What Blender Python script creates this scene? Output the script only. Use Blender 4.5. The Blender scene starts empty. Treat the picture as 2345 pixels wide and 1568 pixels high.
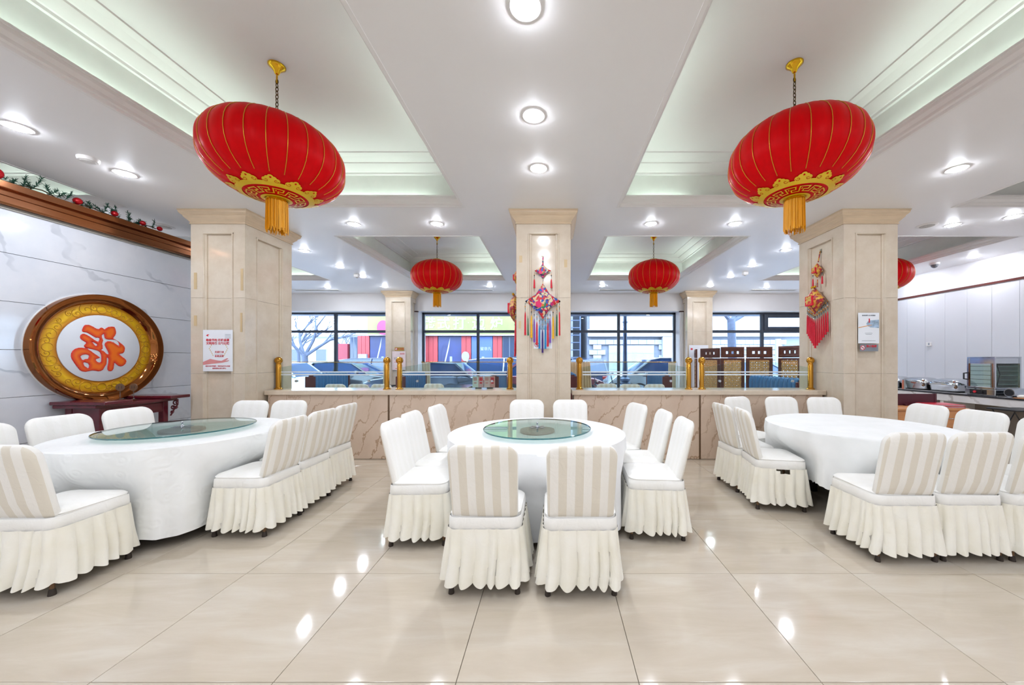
import bpy, bmesh, math, random
from mathutils import Vector, Matrix
PI = math.pi
sc = bpy.context.scene
C = sc.collection
rnd = random.Random(7)

# ------------------------------------------------------------------ camera
F, CX, CY, HC = 822.0, 1264.5, 824.0, 1.41      # focal length and principal point in pixels of 2345x1568, eye height
cam = bpy.data.cameras.new('camera'); camo = bpy.data.objects.new('camera', cam); C.objects.link(camo)
camo.location = (0, 0, HC); camo.rotation_euler = (PI/2, 0, 0)
cam.sensor_fit = 'HORIZONTAL'; cam.sensor_width = 36.0; cam.lens = 36.0*F/2345
cam.shift_x = (1172.5-CX)/2345; cam.shift_y = (CY-784)/2345
cam.clip_start = 0.05; cam.clip_end = 300
sc.camera = camo

# ------------------------------------------------------------------ sky and exposure
w = bpy.data.worlds.new('sky'); sc.world = w; w.use_nodes = True
bg = w.node_tree.nodes['Background']
bg.inputs[0].default_value = (0.66, 0.80, 1.0, 1); bg.inputs[1].default_value = 9.5
vs = sc.view_settings
vs.view_transform = 'Standard'; vs.look = 'None'; vs.gamma = 1.0; vs.use_curve_mapping = False; vs.exposure = 0.86
cy_ = sc.cycles     # cheaper light paths, same look
cy_.max_bounces = 7; cy_.diffuse_bounces = 4; cy_.glossy_bounces = 3; cy_.transmission_bounces = 3; cy_.transparent_max_bounces = 12
cy_.caustics_reflective = False; cy_.caustics_refractive = False; cy_.use_adaptive_sampling = True; cy_.adaptive_threshold = .05
LAMP = 160.0      # radiance of a ceiling downlight
COVE = 6.5       # radiance of the tubes hidden in the ceiling trays

# ------------------------------------------------------------------ helpers
def lin(c):
    if isinstance(c, str):
        c = c.lstrip('#'); c = [int(c[i:i+2], 16)/255 for i in (0, 2, 4)]
        c = [x/12.92 if x <= .04045 else ((x+.055)/1.055)**2.4 for x in c]
    return (c[0], c[1], c[2], 1.0)
class NT:
    def __init__(s, name):
        s.m = bpy.data.materials.new(name); s.m.use_nodes = True
        s.t = s.m.node_tree; s.b = s.t.nodes['Principled BSDF']; s.out = s.t.nodes['Material Output']
    def n(s, kind, **kw):
        x = s.t.nodes.new('ShaderNode'+kind)
        for k, v in kw.items(): setattr(x, k, v)
        return x
    def l(s, a, b): s.t.links.new(a, b)
    def coord(s, sc_=(1, 1, 1), rot=(0, 0, 0), which='Object'):
        tc = s.n('TexCoord'); mp = s.n('Mapping')
        mp.inputs['Scale'].default_value = sc_; mp.inputs['Rotation'].default_value = rot
        s.l(tc.outputs[which], mp.inputs[0]); return mp.outputs[0]
    def noise(s, vec, scale, detail=3, rough=.5, dist=0):
        x = s.n('TexNoise'); x.inputs['Scale'].default_value = scale; x.inputs['Detail'].default_value = detail
        x.inputs['Roughness'].default_value = rough; x.inputs['Distortion'].default_value = dist
        s.l(vec, x.inputs['Vector']); return x.outputs['Fac']
    def ramp(s, fac, stops, interp='LINEAR'):
        x = s.n('ValToRGB'); e = x.color_ramp.elements; x.color_ramp.interpolation = interp
        while len(e) < len(stops): e.new(.5)
        for el, (p, c) in zip(e, stops): el.position = p; el.color = lin(c)
        s.l(fac, x.inputs[0]); return x.outputs[0]
    def bump(s, h, strength=.2, dist=.01):
        x = s.n('Bump'); x.inputs['Strength'].default_value = strength; x.inputs['Distance'].default_value = dist
        s.l(h, x.inputs['Height']); s.l(x.outputs[0], s.b.inputs['Normal'])
    def math(s, op, a, b=None):
        x = s.n('Math', operation=op)
        for i, v in enumerate((a, b)):
            if v is None: continue
            if isinstance(v, (int, float)): x.inputs[i].default_value = v
            else: s.l(v, x.inputs[i])
        return x.outputs[0]
MATS = {}
def mat(name, col, rough=.5, metal=0., var=.06, scale=8., bump=0., bscale=60., coat=0., sheen=0., emit=None, es=1., spec=.5, alpha=None, stretch=(1, 1, 1)):
    if name in MATS: return MATS[name]
    k = NT(name); b = k.b; c = lin(col)
    v = k.coord(stretch)
    f = k.noise(v, scale, 3)
    lo = tuple(x*(1-var) for x in c[:3]); hi = tuple(min(1, x*(1+var)) for x in c[:3])
    k.l(k.ramp(f, [(.3, lo), (.7, hi)]), b.inputs['Base Color'])
    b.inputs['Roughness'].default_value = rough; b.inputs['Metallic'].default_value = metal
    b.inputs['Coat Weight'].default_value = coat; b.inputs['Sheen Weight'].default_value = sheen
    b.inputs['Specular IOR Level'].default_value = spec
    if bump: k.bump(k.noise(v, bscale, 4), bump)
    if emit: b.inputs['Emission Color'].default_value = lin(emit); b.inputs['Emission Strength'].default_value = es
    MATS[name] = k.m; return k.m
def glassmat(name, tint, ior=1.45, rough=0.0, boost=0.0):
    if name in MATS: return MATS[name]
    k = NT(name); k.t.nodes.remove(k.b)
    tr = k.n('BsdfTransparent'); tr.inputs[0].default_value = lin(tint)
    gl = k.n('BsdfGlossy'); gl.inputs['Roughness'].default_value = rough
    fr = k.n('Fresnel'); fr.inputs[0].default_value = ior
    mx = k.n('MixShader')
    ge = k.n('NewGeometry'); front = k.math('SUBTRACT', 1.0, ge.outputs['Backfacing'])
    fac = k.math('MULTIPLY', k.math('ADD', fr.outputs[0], boost), front)
    k.l(fac, mx.inputs[0]); k.l(tr.outputs[0], mx.inputs[1]); k.l(gl.outputs[0], mx.inputs[2]); k.l(mx.outputs[0], k.out.inputs[0])
    MATS[name] = k.m; return k.m

class G:
    def __init__(s): s.v = []; s.f = []; s.mi = []
    def add(s, vs_, fs, m=0):
        o = len(s.v); s.v += [tuple(p) for p in vs_]
        for f in fs: s.f.append(tuple(i+o for i in f)); s.mi.append(m)
        return s
    def box(s, x0, x1, y0, y1, z0, z1, m=0):
        return s.add([(x0,y0,z0),(x1,y0,z0),(x1,y1,z0),(x0,y1,z0),(x0,y0,z1),(x1,y0,z1),(x1,y1,z1),(x0,y1,z1)],
              [(3,2,1,0),(4,5,6,7),(0,1,5,4),(1,2,6,5),(2,3,7,6),(3,0,4,7)], m)
    def loft(s, rings, cap=(True, True), m=0, closed=True):
        n = len(rings[0]); vs_ = [p for r in rings for p in r]; fs = []
        for i in range(len(rings)-1):
            for j in range(n if closed else n-1):
                k = (j+1) % n; fs.append((i*n+j, i*n+k, (i+1)*n+k, (i+1)*n+j))
        if cap[0]: fs.append(tuple(range(n-1, -1, -1)))
        if cap[1]: fs.append(tuple((len(rings)-1)*n+j for j in range(n)))
        return s.add(vs_, fs, m)
    def lathe(s, prof, n=32, c=(0, 0, 0), cap=(True, True), m=0):     # profile of (r, z), bottom to top
        rings = [[(c[0]+r*math.cos(2*PI*j/n), c[1]+r*math.sin(2*PI*j/n), c[2]+z) for j in range(n)] for r, z in prof]
        return s.loft(rings, cap, m)
    def tube(s, pts, r, n=8, m=0, cap=True):
        pts = [Vector(p) for p in pts]; rings = []; up = None
        for i, p in enumerate(pts):
            d = (pts[min(i+1, len(pts)-1)]-pts[max(i-1, 0)]).normalized()
            if up is None: up = Vector((0, 0, 1)) if abs(d.z) < .9 else Vector((1, 0, 0))
            a = d.cross(up).normalized(); b = a.cross(d).normalized(); up = b
            rr = r[i] if isinstance(r, (list, tuple)) else r
            rings.append([tuple(p+a*rr*math.cos(2*PI*j/n)+b*rr*math.sin(2*PI*j/n)) for j in range(n)])
        return s.loft(rings, (cap, cap), m)
    def prism(s, poly, fn, h0, h1, m=0):      # closed 2-D outline, fn(u, v, h) -> xyz
        n = len(poly)
        vs_ = [fn(u, v, h0) for u, v in poly]+[fn(u, v, h1) for u, v in poly]
        return s.add(vs_, [tuple(range(n-1, -1, -1)), tuple(range(n, 2*n))]+[(j, (j+1) % n, n+(j+1) % n, n+j) for j in range(n)], m)
    def grid(s, nu, nv, fn, m=0, closeu=False):
        vs_ = [fn(i/(nu if closeu else nu-1), j/(nv-1)) for j in range(nv) for i in range(nu)]
        fs = [(j*nu+i, j*nu+(i+1) % nu, (j+1)*nu+(i+1) % nu, (j+1)*nu+i) for j in range(nv-1) for i in range(nu if closeu else nu-1)]
        return s.add(vs_, fs, m)
    def sphere(s, c, r, n=12, k=8, sz=1., m=0):
        return s.lathe([(max(r*math.sin(PI*i/k), r*.02), -r*sz*math.cos(PI*i/k)) for i in range(k+1)], n, c, m=m)
def mesh(name, g, mats, smooth=None, bevel=0, seg=1):
    me = bpy.data.meshes.new(name); me.from_pydata(g.v, [], g.f)
    mats = mats if isinstance(mats, (list, tuple)) else [mats]
    for m in mats: me.materials.append(m)
    if len(mats) > 1: me.polygons.foreach_set('material_index', g.mi)
    bm = bmesh.new(); bm.from_mesh(me)
    bmesh.ops.recalc_face_normals(bm, faces=bm.faces)
    if bevel:
        es = [e for e in bm.edges if len(e.link_faces) == 2 and e.calc_face_angle(0) > .5]
        bmesh.ops.bevel(bm, geom=es, offset=bevel, segments=seg, affect='EDGES', profile=.5, clamp_overlap=True)
    bm.to_mesh(me); bm.free()
    if smooth is not None:
        me.polygons.foreach_set('use_smooth', [True]*len(me.polygons))
        if smooth < 179: me.set_sharp_from_angle(angle=math.radians(smooth))
    me.update(); return me
def link(name, me, parent=None, loc=None, rot=None):
    o = bpy.data.objects.new(name, me); C.objects.link(o)
    if parent is not None: o.parent = parent
    if loc is not None: o.location = loc
    if rot is not None: o.rotation_euler = rot
    return o
def obj(name, g, mats, parent=None, smooth=None, bevel=0, loc=None, rot=None, seg=1):
    return link(name, mesh(name, g, mats, smooth, bevel, seg), parent, loc, rot)
def tag(o, label, cat, group=None):
    o['label'] = label; o['category'] = cat
    if group: o['group'] = group
    return o
def thing(name, label, cat, loc=(0, 0, 0), rz=0, group=None):
    o = bpy.data.objects.new(name, None); C.objects.link(o); o.empty_display_size = .1
    o.location = loc; o.rotation_euler = (0, 0, rz); return tag(o, label, cat, group)
def struct(o): o['kind'] = 'structure'; return o
def stuff(o): o['kind'] = 'stuff'; return o
def copy_tree(o, parent=None):
    c = o.copy(); C.objects.link(c); c.parent = parent
    for ch in o.children: copy_tree(ch, c)
    return c
def dup(root, loc, rz, label, group=None):
    c = copy_tree(root); c.location = loc; c.rotation_euler = (0, 0, rz); c['label'] = label
    if group: c['group'] = group
    return c
_fc = {}
def text_mesh(body, size, m, ext=.001, bold=0.):
    k = (body, size, m.name, ext, bold)
    if k in _fc: return _fc[k]
    cu = bpy.data.curves.new('lettering', 'FONT'); cu.body = body; cu.size = size; cu.align_x = 'CENTER'; cu.align_y = 'CENTER'
    cu.extrude = ext; cu.offset = bold; cu.resolution_u = 3; cu.materials.append(m)
    o = bpy.data.objects.new('lettering', cu); C.objects.link(o)
    dg = bpy.context.evaluated_depsgraph_get()
    me = bpy.data.meshes.new_from_object(o.evaluated_get(dg)); me.name = 'lettering'
    bpy.data.objects.remove(o); bpy.data.curves.remove(cu)
    if not len(me.materials): me.materials.append(m)
    _fc[k] = me; return me
FACE = {'-y': (PI/2, 0, 0), '+x': (PI/2, 0, PI/2), '-x': (PI/2, 0, -PI/2)}
def text(body, size, m, parent, loc, face='-y', bold=0., name='lettering', sx=1.):
    o = link(name, text_mesh(body, size, m, bold=bold), parent, loc, FACE[face]); o.scale = (sx, 1, 1); return o
def at(x, y, Y): return ((x-CX)*Y/F, Y, HC+(CY-y)*Y/F)
def rrect(hx, hy, r, n=6, cx=0, cy=0, r2=None):      # rounded rectangle, r at the top (+v), r2 at the bottom
    r2 = r if r2 is None else r2; p = []
    for (sx, sy, a0, rr) in ((1, -1, -PI/2, r2), (1, 1, 0, r), (-1, 1, PI/2, r), (-1, -1, PI, r2)):
        for i in range(n+1):
            a = a0+PI/2*i/n; p.append((cx+sx*(hx-rr)+rr*math.cos(a), cy+sy*(hy-rr)+rr*math.sin(a)))
    return p

# ------------------------------------------------------------------ materials
white = mat('matte_white_paint', '#ebe8e6', .6, var=.02, scale=2)
def make_ceiling():
    k = NT('painted_ceiling'); v = k.coord()
    k.l(k.ramp(k.noise(v, .7, 4), [(.3, '#ece9e8'), (.7, '#f1efee')]), k.b.inputs['Base Color'])
    k.b.inputs['Roughness'].default_value = .38; k.b.inputs['Specular IOR Level'].default_value = .35
    k.bump(k.noise(v, 260, 2), .04, .002); return k.m
ceil_m = make_ceiling()
def make_tile(name):
    k = NT(name)
    tc = k.n('TexCoord'); oi = k.n('ObjectInfo'); mp = k.n('Mapping')
    ad = k.n('VectorMath', operation='MULTIPLY_ADD'); k.l(oi.outputs['Random'], ad.inputs[0]); ad.inputs[1].default_value = (9, 7, 3); k.l(tc.outputs['Object'], ad.inputs[2])
    mp.inputs['Scale'].default_value = (.8, 4.2, 1); k.l(ad.outputs[0], mp.inputs[0])
    f = k.noise(mp.outputs[0], 1.6, 6, .62, .4)
    k.l(k.ramp(f, [(.25, '#bfb29e'), (.5, '#c9bdab'), (.75, '#d3cbbd')]), k.b.inputs['Base Color'])
    k.b.inputs['Roughness'].default_value = .07; k.b.inputs['IOR'].default_value = 1.5
    return k.m
tile_m = make_tile('polished_beige_tile')
grout_m = mat('dark_grout', '#6f675c', .9)
def make_marble(name, base, dark, vein, scale=1.2, msc=(1, 1, 1), width=.02, rough=.2, dist=9, strength=.8, b0=.42, b1=.62):
    k = NT(name); v = k.coord(msc)
    cl = k.ramp(k.noise(v, 3.0, 5, .6), [(.3, dark), (.7, base)])
    wv = k.n('TexWave', wave_type='BANDS', bands_direction='DIAGONAL'); k.l(v, wv.inputs[0])
    wv.inputs['Scale'].default_value = scale; wv.inputs['Distortion'].default_value = dist; wv.inputs['Detail'].default_value = 4; wv.inputs['Detail Scale'].default_value = 1.4; wv.inputs['Detail Roughness'].default_value = .62
    msk = k.ramp(wv.outputs['Fac'], [(0, (0, 0, 0)), (1-width*2, (0, 0, 0)), (1-width*.4, (1, 1, 1))])
    brk = k.ramp(k.noise(v, 1.7, 3), [(b0, (0, 0, 0)), (b1, (strength,)*3)])
    mm = k.n('Mix', data_type='RGBA', blend_type='MIX'); 
    fac = k.math('MULTIPLY', msk, brk); k.l(fac, mm.inputs[0]); k.l(cl, mm.inputs[6]); mm.inputs[7].default_value = lin(vein)
    k.l(mm.outputs[2], k.b.inputs['Base Color']); k.b.inputs['Roughness'].default_value = rough
    return k.m
white_marble = make_marble('white_veined_marble', '#dadce2', '#ced2da', '#9aa0ab', .75, (1, 1, 1), .016, .09, 7, .6)
counter_marble = make_marble('pink_beige_veined_marble', '#e2cdb9', '#d6bfaa', '#b08e70', 2.6, (1, 1, -.62), .03, .25, 9, .75, .30, .55)
slab_marble = mat('cream_stone_slab', '#e0d0bb', .18, var=.05, scale=12)
buffet_marble = make_marble('grey_veined_marble', '#e2e0e0', '#d5d3d4', '#a29c9a', 1.2, (1, 1, -1), .03, .2, 6, .7)
def make_column():
    k = NT('cream_marble'); v = k.coord()
    c1 = k.ramp(k.noise(v, 5, 6, .65), [(.3, '#cfbfa9'), (.7, '#dbcebb')])
    sp = k.ramp(k.noise(v, 38, 3, .7), [(.25, (.42, .30, .16)), (.33, (1, 1, 1))])
    mm = k.n('Mix', data_type='RGBA', blend_type='MULTIPLY'); mm.inputs[0].default_value = .3
    k.l(c1, mm.inputs[6]); k.l(sp, mm.inputs[7]); k.l(mm.outputs[2], k.b.inputs['Base Color'])
    k.b.inputs['Roughness'].default_value = .13; return k.m
col_m = make_column()
wood_cap = mat('capital_stone', '#d2bb9c', .4, var=.08, scale=5, stretch=(1, 1, 9))
def make_fabric(name, col, col2, stripe=None, bumpk='wrinkle', rough=.7, sheen=.3):
    k = NT(name); tc = k.n('TexCoord'); b = k.b
    if stripe:
        sx = k.n('SeparateXYZ'); k.l(tc.outputs['Object'], sx.inputs[0])
        fr = k.math('FRACT', k.math('MULTIPLY', k.math('ADD', sx.outputs['X'], 2.0), 1/stripe))
        k.l(k.ramp(fr, [(0, col), (.5, col2)], 'CONSTANT'), b.inputs['Base Color'])
        k.l(k.ramp(fr, [(0, (rough,)*3), (.5, (rough*.8,)*3)], 'CONSTANT'), b.inputs['Roughness'])
    else:
        k.l(k.ramp(k.noise(tc.outputs['Object'], 6, 3), [(.3, col), (.7, col2)]), b.inputs['Base Color'])
        b.inputs['Roughness'].default_value = rough
    b.inputs['Sheen Weight'].default_value = sheen; b.inputs['Specular IOR Level'].default_value = .3
    if bumpk == 'wrinkle': k.bump(k.noise(tc.outputs['Object'], 14, 3, .5, .8), .35, .012)
    elif bumpk == 'flower':
        vo = k.n('TexVoronoi', feature='SMOOTH_F1'); vo.inputs['Scale'].default_value = 9; k.l(tc.outputs['Object'], vo.inputs['Vector'])
        w2 = k.math('SINE', k.math('MULTIPLY', vo.outputs['Distance'], 26)); k.bump(w2, .16, .005)
    elif bumpk == 'scroll':
        wv = k.n('TexWave', wave_type='RINGS'); wv.inputs['Scale'].default_value = 7; wv.inputs['Distortion'].default_value = 14; wv.inputs['Detail'].default_value = 2; k.l(tc.outputs['Object'], wv.inputs[0]); k.bump(wv.outputs['Fac'], .1, .004)
    MATS[name] = k.m; return k.m
f_white = make_fabric('white_satin_cover', '#f3f1ea', '#faf9f5')
f_inner = make_fabric('white_inner_cover', '#f5f3ed', '#f7f5f0', stripe=.098, rough=.65)
f_stripe = make_fabric('striped_cover', '#e6dfd0', '#f6f3ec', stripe=.098)
f_skirt = make_fabric('cream_skirt', '#f3eedd', '#f8f5ea')
cloth_flower = make_fabric('flower_damask_cloth', '#f1f2f0', '#f8f9f7', bumpk='flower', rough=.55)
cloth_scroll = make_fabric('scroll_damask_cloth', '#f1f2f3', '#f8f9fa', bumpk='scroll', rough=.55)
cloth_plain = make_fabric('plain_white_cloth', '#f1f3f1', '#f8f9f8', bumpk='none', rough=.6)
bronze = mat('brown_bronze_metal', '#7b6048', .4, .7)
rubber = mat('dark_rubber', '#3a3029', .6)
brass = mat('polished_brass', '#c8923a', .14, 1.0, var=.03)
gold = mat('shiny_gold', '#d9a92c', .16, 1.0, var=.03)
steel = mat('polished_steel', '#c9cdd2', .1, 1.0, var=.03)
chrome = mat('brushed_chrome', '#b9bfc6', .25, 1.0)
copper = mat('rose_copper', '#a8704f', .17, 1.0, var=.05, stretch=(1, .2, 1))
dark_frame = mat('dark_window_frame', '#3c4450', .4, .3)
red_silk = mat('red_silk', '#d00008', .42, 0, var=.06, scale=30, spec=.1, stretch=(1, 1, .2))
gold_print = mat('gold_printed_pattern', '#e6bd14', .4, .25, var=.04)
gold_rib = mat('gold_rib', '#d79b28', .3, .6)
fringe_m = mat('golden_yellow_fringe', '#f2a908', .5, var=.15, scale=40, stretch=(1, 1, .1))
rosewood = mat('dark_red_rosewood', '#5e1626', .25, var=.15, scale=10, coat=.4, stretch=(1, .2, 1))
darkwood = mat('brown_stained_wood', '#5a3021', .4, var=.2, scale=9, stretch=(1, 1, .15))
blue_leather = mat('blue_leather', '#3270a3', .35, var=.08, scale=14, bump=.1)
black_m = mat('black_plastic', '#18181b', .4)
paper = mat('white_paper', '#eceff4', .55, var=.015)
ink_red = mat('red_ink', '#d5303f', .6); ink_grey = mat('grey_ink', '#7f868f', .6); ink_black = mat('black_ink', '#26262a', .6)
pane_m = glassmat('window_glass', '#f2f7fb', 1.35)
panel_glass = glassmat('clear_glass', '#edf5f3', 1.4)
# ------------------------------------------------------------------ floor
XL, XR, YN, YB = -8.65, 8.42, -4.0, 10.62        # inner faces of the room
ZC = 3.37                                        # lower ceiling
floor = struct(obj('floor', G().box(XL-.3, XR+.3, YN-.3, 11.4, -.3, -.006), grout_m))
TX, TY, TS = -2.821, 1.5715, .8
tg = G().box(-.3985, .3985, -.3985, .3985, -.012, 0)
tme = mesh('tile', tg, tile_m, bevel=.0015)
rest = G()
for i in range(-8, 15):
    for j in range(-7, 13):
        cx, cy = TX+(i+.5)*TS, TY+(j+.5)*TS
        if cx < XL-.1 or cx > XR+.3 or cy < YN-.1 or cy > 11.2: continue
        vis = cy > 1.0 and abs(cx*F/max(cy, .1)-92+ 92) < 1300*max(cy, .5)/max(cy, .5) and -1400 < cx*F/cy < 1260
        if vis and cy < 8.5: link('tile', tme, floor, (cx, cy, 0))
        else: rest.box(cx-.3985, cx+.3985, cy-.3985, cy+.3985, -.006, 0)
stuff(obj('distant_tiles', rest, tile_m, floor))

# ------------------------------------------------------------------ ceiling with lit trays
PX = 4.305
TRX = [(-2.286-PX, 1.142), (-2.286, 1.142), (1.985, 1.136), (1.985+PX, 1.14)]
TRY = [(-2.81, .35), (1.44, 4.60), (5.69, 8.85)]
xs = [XL-.3]+[v for c, h in TRX for v in (c-h, c+h)]+[XR+.3]
ys = [YN-.3]+[v for p in TRY for v in p]+[11.3]
g = G()
for i in range(len(xs)-1):
    for j in range(len(ys)-1):
        if i % 2 == 1 and j % 2 == 1: continue
        g.box(xs[i], xs[i+1], ys[j], ys[j+1], ZC, ZC+.06)
ceiling = struct(obj('ceiling', g, ceil_m))
obj('sky_block_slab', G().box(XL-.3, XR+.3, YN-.3, 11.3, 4.12, 4.3), white, ceiling)  # unseen slab added over the trays to keep sky light from leaking in
def sweep_rect(g, x0, x1, y0, y1, prof):     # profile of (inward offset, z), walked round a rectangle
    rings = []
    for o, z in prof: rings.append([(x0+o, y0+o, z), (x1-o, y0+o, z), (x1-o, y1-o, z), (x0+o, y1-o, z)])
    return g.loft(rings, (False, False))
cove_wall_m = mat('cove_paint', '#eceee9', .6, var=.02)
tube_m = mat('green_white_tube', '#dffbe4', .5, emit=(.82, 1.0, .93), es=COVE)
for ti, (c, h) in enumerate(TRX):
    for tj, (y0, y1) in enumerate(TRY):
        x0, x1 = c-h, c+h
        lip = sweep_rect(G(), x0, x1, y0, y1, [(-.02, ZC+.058), (-.02, ZC-.004), (.008, ZC-.004), (.012, ZC+.02), (.03, ZC+.028), (.036, ZC+.05), (.06, ZC+.075), (.066, ZC+.10), (.075, ZC+.10), (.075, ZC+.12), (-.02, ZC+.12), (-.02, ZC+.058)])
        obj('tray_crown', lip, white, ceiling)
        e = .13
        wl = sweep_rect(G(), x0-e, x1+e, y0-e, y1+e, [(0, ZC+.06), (0, 4.0), (-.03, 4.0), (-.03, ZC+.06)])
        obj('cove_wall', wl, cove_wall_m, ceiling)
        up = sweep_rect(G(), x0-e, x1+e, y0-e, y1+e, [(0, 3.84), (.03, 3.84), (.035, 3.862), (.05, 3.866), (.10, 3.90), (.135, 3.925), (.14, 3.94), (.16, 3.942), (.235, 3.96), (.31, 3.963), (.315, 3.975), (.315, 4.0), (0, 4.0)])
        obj('upper_moulding', up, white, ceiling)
        obj('upper_panel', G().box(x0-e, x1+e, y0-e, y1+e, 3.975, 4.05), ceil_m, ceiling)
        # fluorescent tubes lying behind the crown: some sides are dead, as in the photograph
        z = ZC+.085; segs = []
        if tj == 1 and ti == 1: segs = [((x0-.07, y0+.2, z), (x0-.07, y1-.3, z)), ((x0+.2, y1+.07, z), (x1-.45, y1+.07, z)), ((x1+.07, y0+1.4, z), (x1+.07, y1-.5, z))]
        elif tj == 1 and ti == 2: segs = [((x0-.07, y0+1.2, z), (x0-.07, y1-.2, z)), ((x0+.2, y1+.07, z), (x0+.9, y1+.07, z)), ((x1+.07, y0+.2, z), (x1+.07, y1-1.1, z))]
        elif tj == 2 and ti == 1: segs = [((x0-.07, y0+.1, z), (x0-.07, y0+.9, z)), ((x1-1.0, y1+.07, z), (x1-.1, y1+.07, z)), ((x1+.07, y0+.3, z), (x1+.07, y1-.3, z))]
        elif tj == 2 and ti == 2: segs = [((x0-.07, y0+.3, z), (x0-.07, y1-.3, z)), ((x0+.1, y1+.07, z), (x1-.9, y1+.07, z)), ((x1+.07, y1-1.2, z), (x1+.07, y1-.1, z))]
        elif tj == 1 and ti == 0: segs = [((x0+.3, y1+.07, z), (x1-.7, y1+.07, z))]
        elif tj == 2 and ti in (0, 3): segs = [((x0+.3, y1+.07, z), (x1-.2, y1+.07, z))]
        for a, b in segs: obj('light_tube', G().tube([a, b], .013, 8), tube_m, ceiling)

# ------------------------------------------------------------------ walls
wall_paint = mat('off_white_wall', '#ebeaec', .5, var=.015, scale=1.5)
wr = struct(obj('wall_right', G().box(XR, XR+.3, YN-.3, 11.4, -.3, 4.2), wall_paint))
panel_m = mat('white_wall_panel', '#d9d9dd', .35, var=.012, scale=1)
pm = mesh('wall_panel', G().box(-.012, 0, -.2035, .2035, .05, 2.84), panel_m, bevel=.002)
for i in range(16): link('wall_panel', pm, wr, (XR, 4.2+.41*i, 0))
obj('wood_strip', G().box(XR-.025, XR, 3.0, YB, 2.86, 2.90), mat('reddish_brown_strip', '#5b2b25', .35), wr)
struct(obj('wall_left', G().box(XL-.3, XL, YN-.3, 11.4, -.3, 4.2), wall_paint))
struct(obj('wall_front', G().box(XL, XR, YN-.3, YN, -.3, 4.2), wall_paint))
# back wall: lintel, sill and piers round four window bays
WX = [(-8.5, -4.86), (-3.97, -.57), (.30, 3.77), (4.66, 8.2)]
WZ0, WZ1, YG = .40, 2.86, 11.0
g = G(); g.box(XL, XR, YB, 11.25, WZ1, 4.2); g.box(XL, XR, YB+.1, 11.25, -.3, WZ0)
px = [XL]+[v for a in WX for v in a]+[XR]
for i in range(0, len(px), 2): g.box(px[i], px[i+1], YB+.05, 11.25, WZ0, WZ1)
wb = struct(obj('wall_back', g, white))
for n, (a, b) in enumerate(WX):
    win = bpy.data.objects.new('window_%d' % (n+1), None); C.objects.link(win); struct(win)
    mid = (a+b)/2 if n != 0 and n != 3 else (-6.63 if n == 0 else 6.43)
    fr = G(); y0, y1 = YG-.03, YG+.05; t = .055; zt = 2.28
    for x in (a, b-t): fr.box(x, x+t, y0, y1, WZ0, WZ1)
    fr.box(a, b, y0, y1, WZ1-.06, WZ1); fr.box(a, b, y0, y1, WZ0, WZ0+.06)
    obj('window_frame', fr, dark_frame, win)
    obj('mullion', G().box(mid-.04, mid+.04, y0, y1, WZ0+.06, WZ1-.06), dark_frame, win)
    for (p, q) in ((a+t, mid-.04), (mid+.04, b-t)):
        obj('transom', G().box(p, q, y0, y1, zt-.04, zt+.04), dark_frame, win)
        obj('pane', G().box(p, q, YG, YG+.008, WZ0+.06, zt-.04), pane_m, win)
        obj('pane', G().box(p, q, YG, YG+.008, zt+.04, WZ1-.06), pane_m, win)
    if n == 3:
        s = G(); p, q, r, u = mid+.04, b-t, zt+.04, WZ1-.06
        s.box(p, p+.12, y0-.03, y1-.02, r, u); s.box(q-.12, q, y0-.03, y1-.02, r, u); s.box(p+.12, q-.12, y0-.03, y1-.02, r, r+.1); s.box(p+.12, q-.12, y0-.03, y1-.02, u-.1, u)
        obj('opening_sash', s, dark_frame, win, bevel=.006)
    obj('window_sill', G().box(a, b, YB+.03, YG-.03, WZ0, WZ0+.03), slab_marble, win, bevel=.004)
    if n in (1, 2):     # moulded return with a brown cap beside the column
        s = -1 if n == 1 else 1; e = a if n == 1 else b
        obj('jamb_cap', G().box(min(e-s*.0, e+s*.20), max(e, e+s*.20), YB-.02, YB+.06, WZ1-.035, WZ1), mat('brown_cap', '#4a2a26', .4), win)
        obj('jamb_moulding', G().box(min(e, e+s*.16), max(e, e+s*.16), YB+.0, YB+.06, WZ0, WZ1-.035).box(min(e+s*.05, e+s*.11), max(e+s*.05, e+s*.11), YB-.02, YB+.01, WZ0, WZ1-.035), white, win, bevel=.004)

# left partition: veined marble boards, copper cornice
XP = -5.35
wp = struct(obj('wall_partition', G().box(XP-.22, XP-.02, .3, 5.75, 0, 2.92), wall_paint))
zs = [.0, .09, .564, 1.038, 1.512, 1.986, 2.460, 2.905]
for a, b in zip(zs[:-1], zs[1:]):
    obj('marble_board', G().box(XP-.022, XP, .3, 5.75, a+.0025, b-.0025), white_marble, wp, bevel=.0015)
cr = G(); P = [(XP-.02, 2.885), (XP+.012, 2.885), (XP+.012, 2.91), (XP+.02, 2.91)]
obj('cornice_reveal', G().box(XP-.2, XP+.012, .3, 5.75, 2.885, 2.915), mat('grey_reveal', '#9a958c', .5), wp)
prof = [(XP-.2, 2.915), (XP+.05, 2.915), (XP+.06, 2.935), (XP+.06, 3.0), (XP+.03, 3.01), (XP+.03, 3.055), (XP+.085, 3.07), (XP+.085, 3.135), (XP-.2, 3.135)]
obj('copper_cornice', G().prism(prof, lambda u, v, h: (u, h, v), .3, 5.75), copper, wp, bevel=.004)

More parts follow.
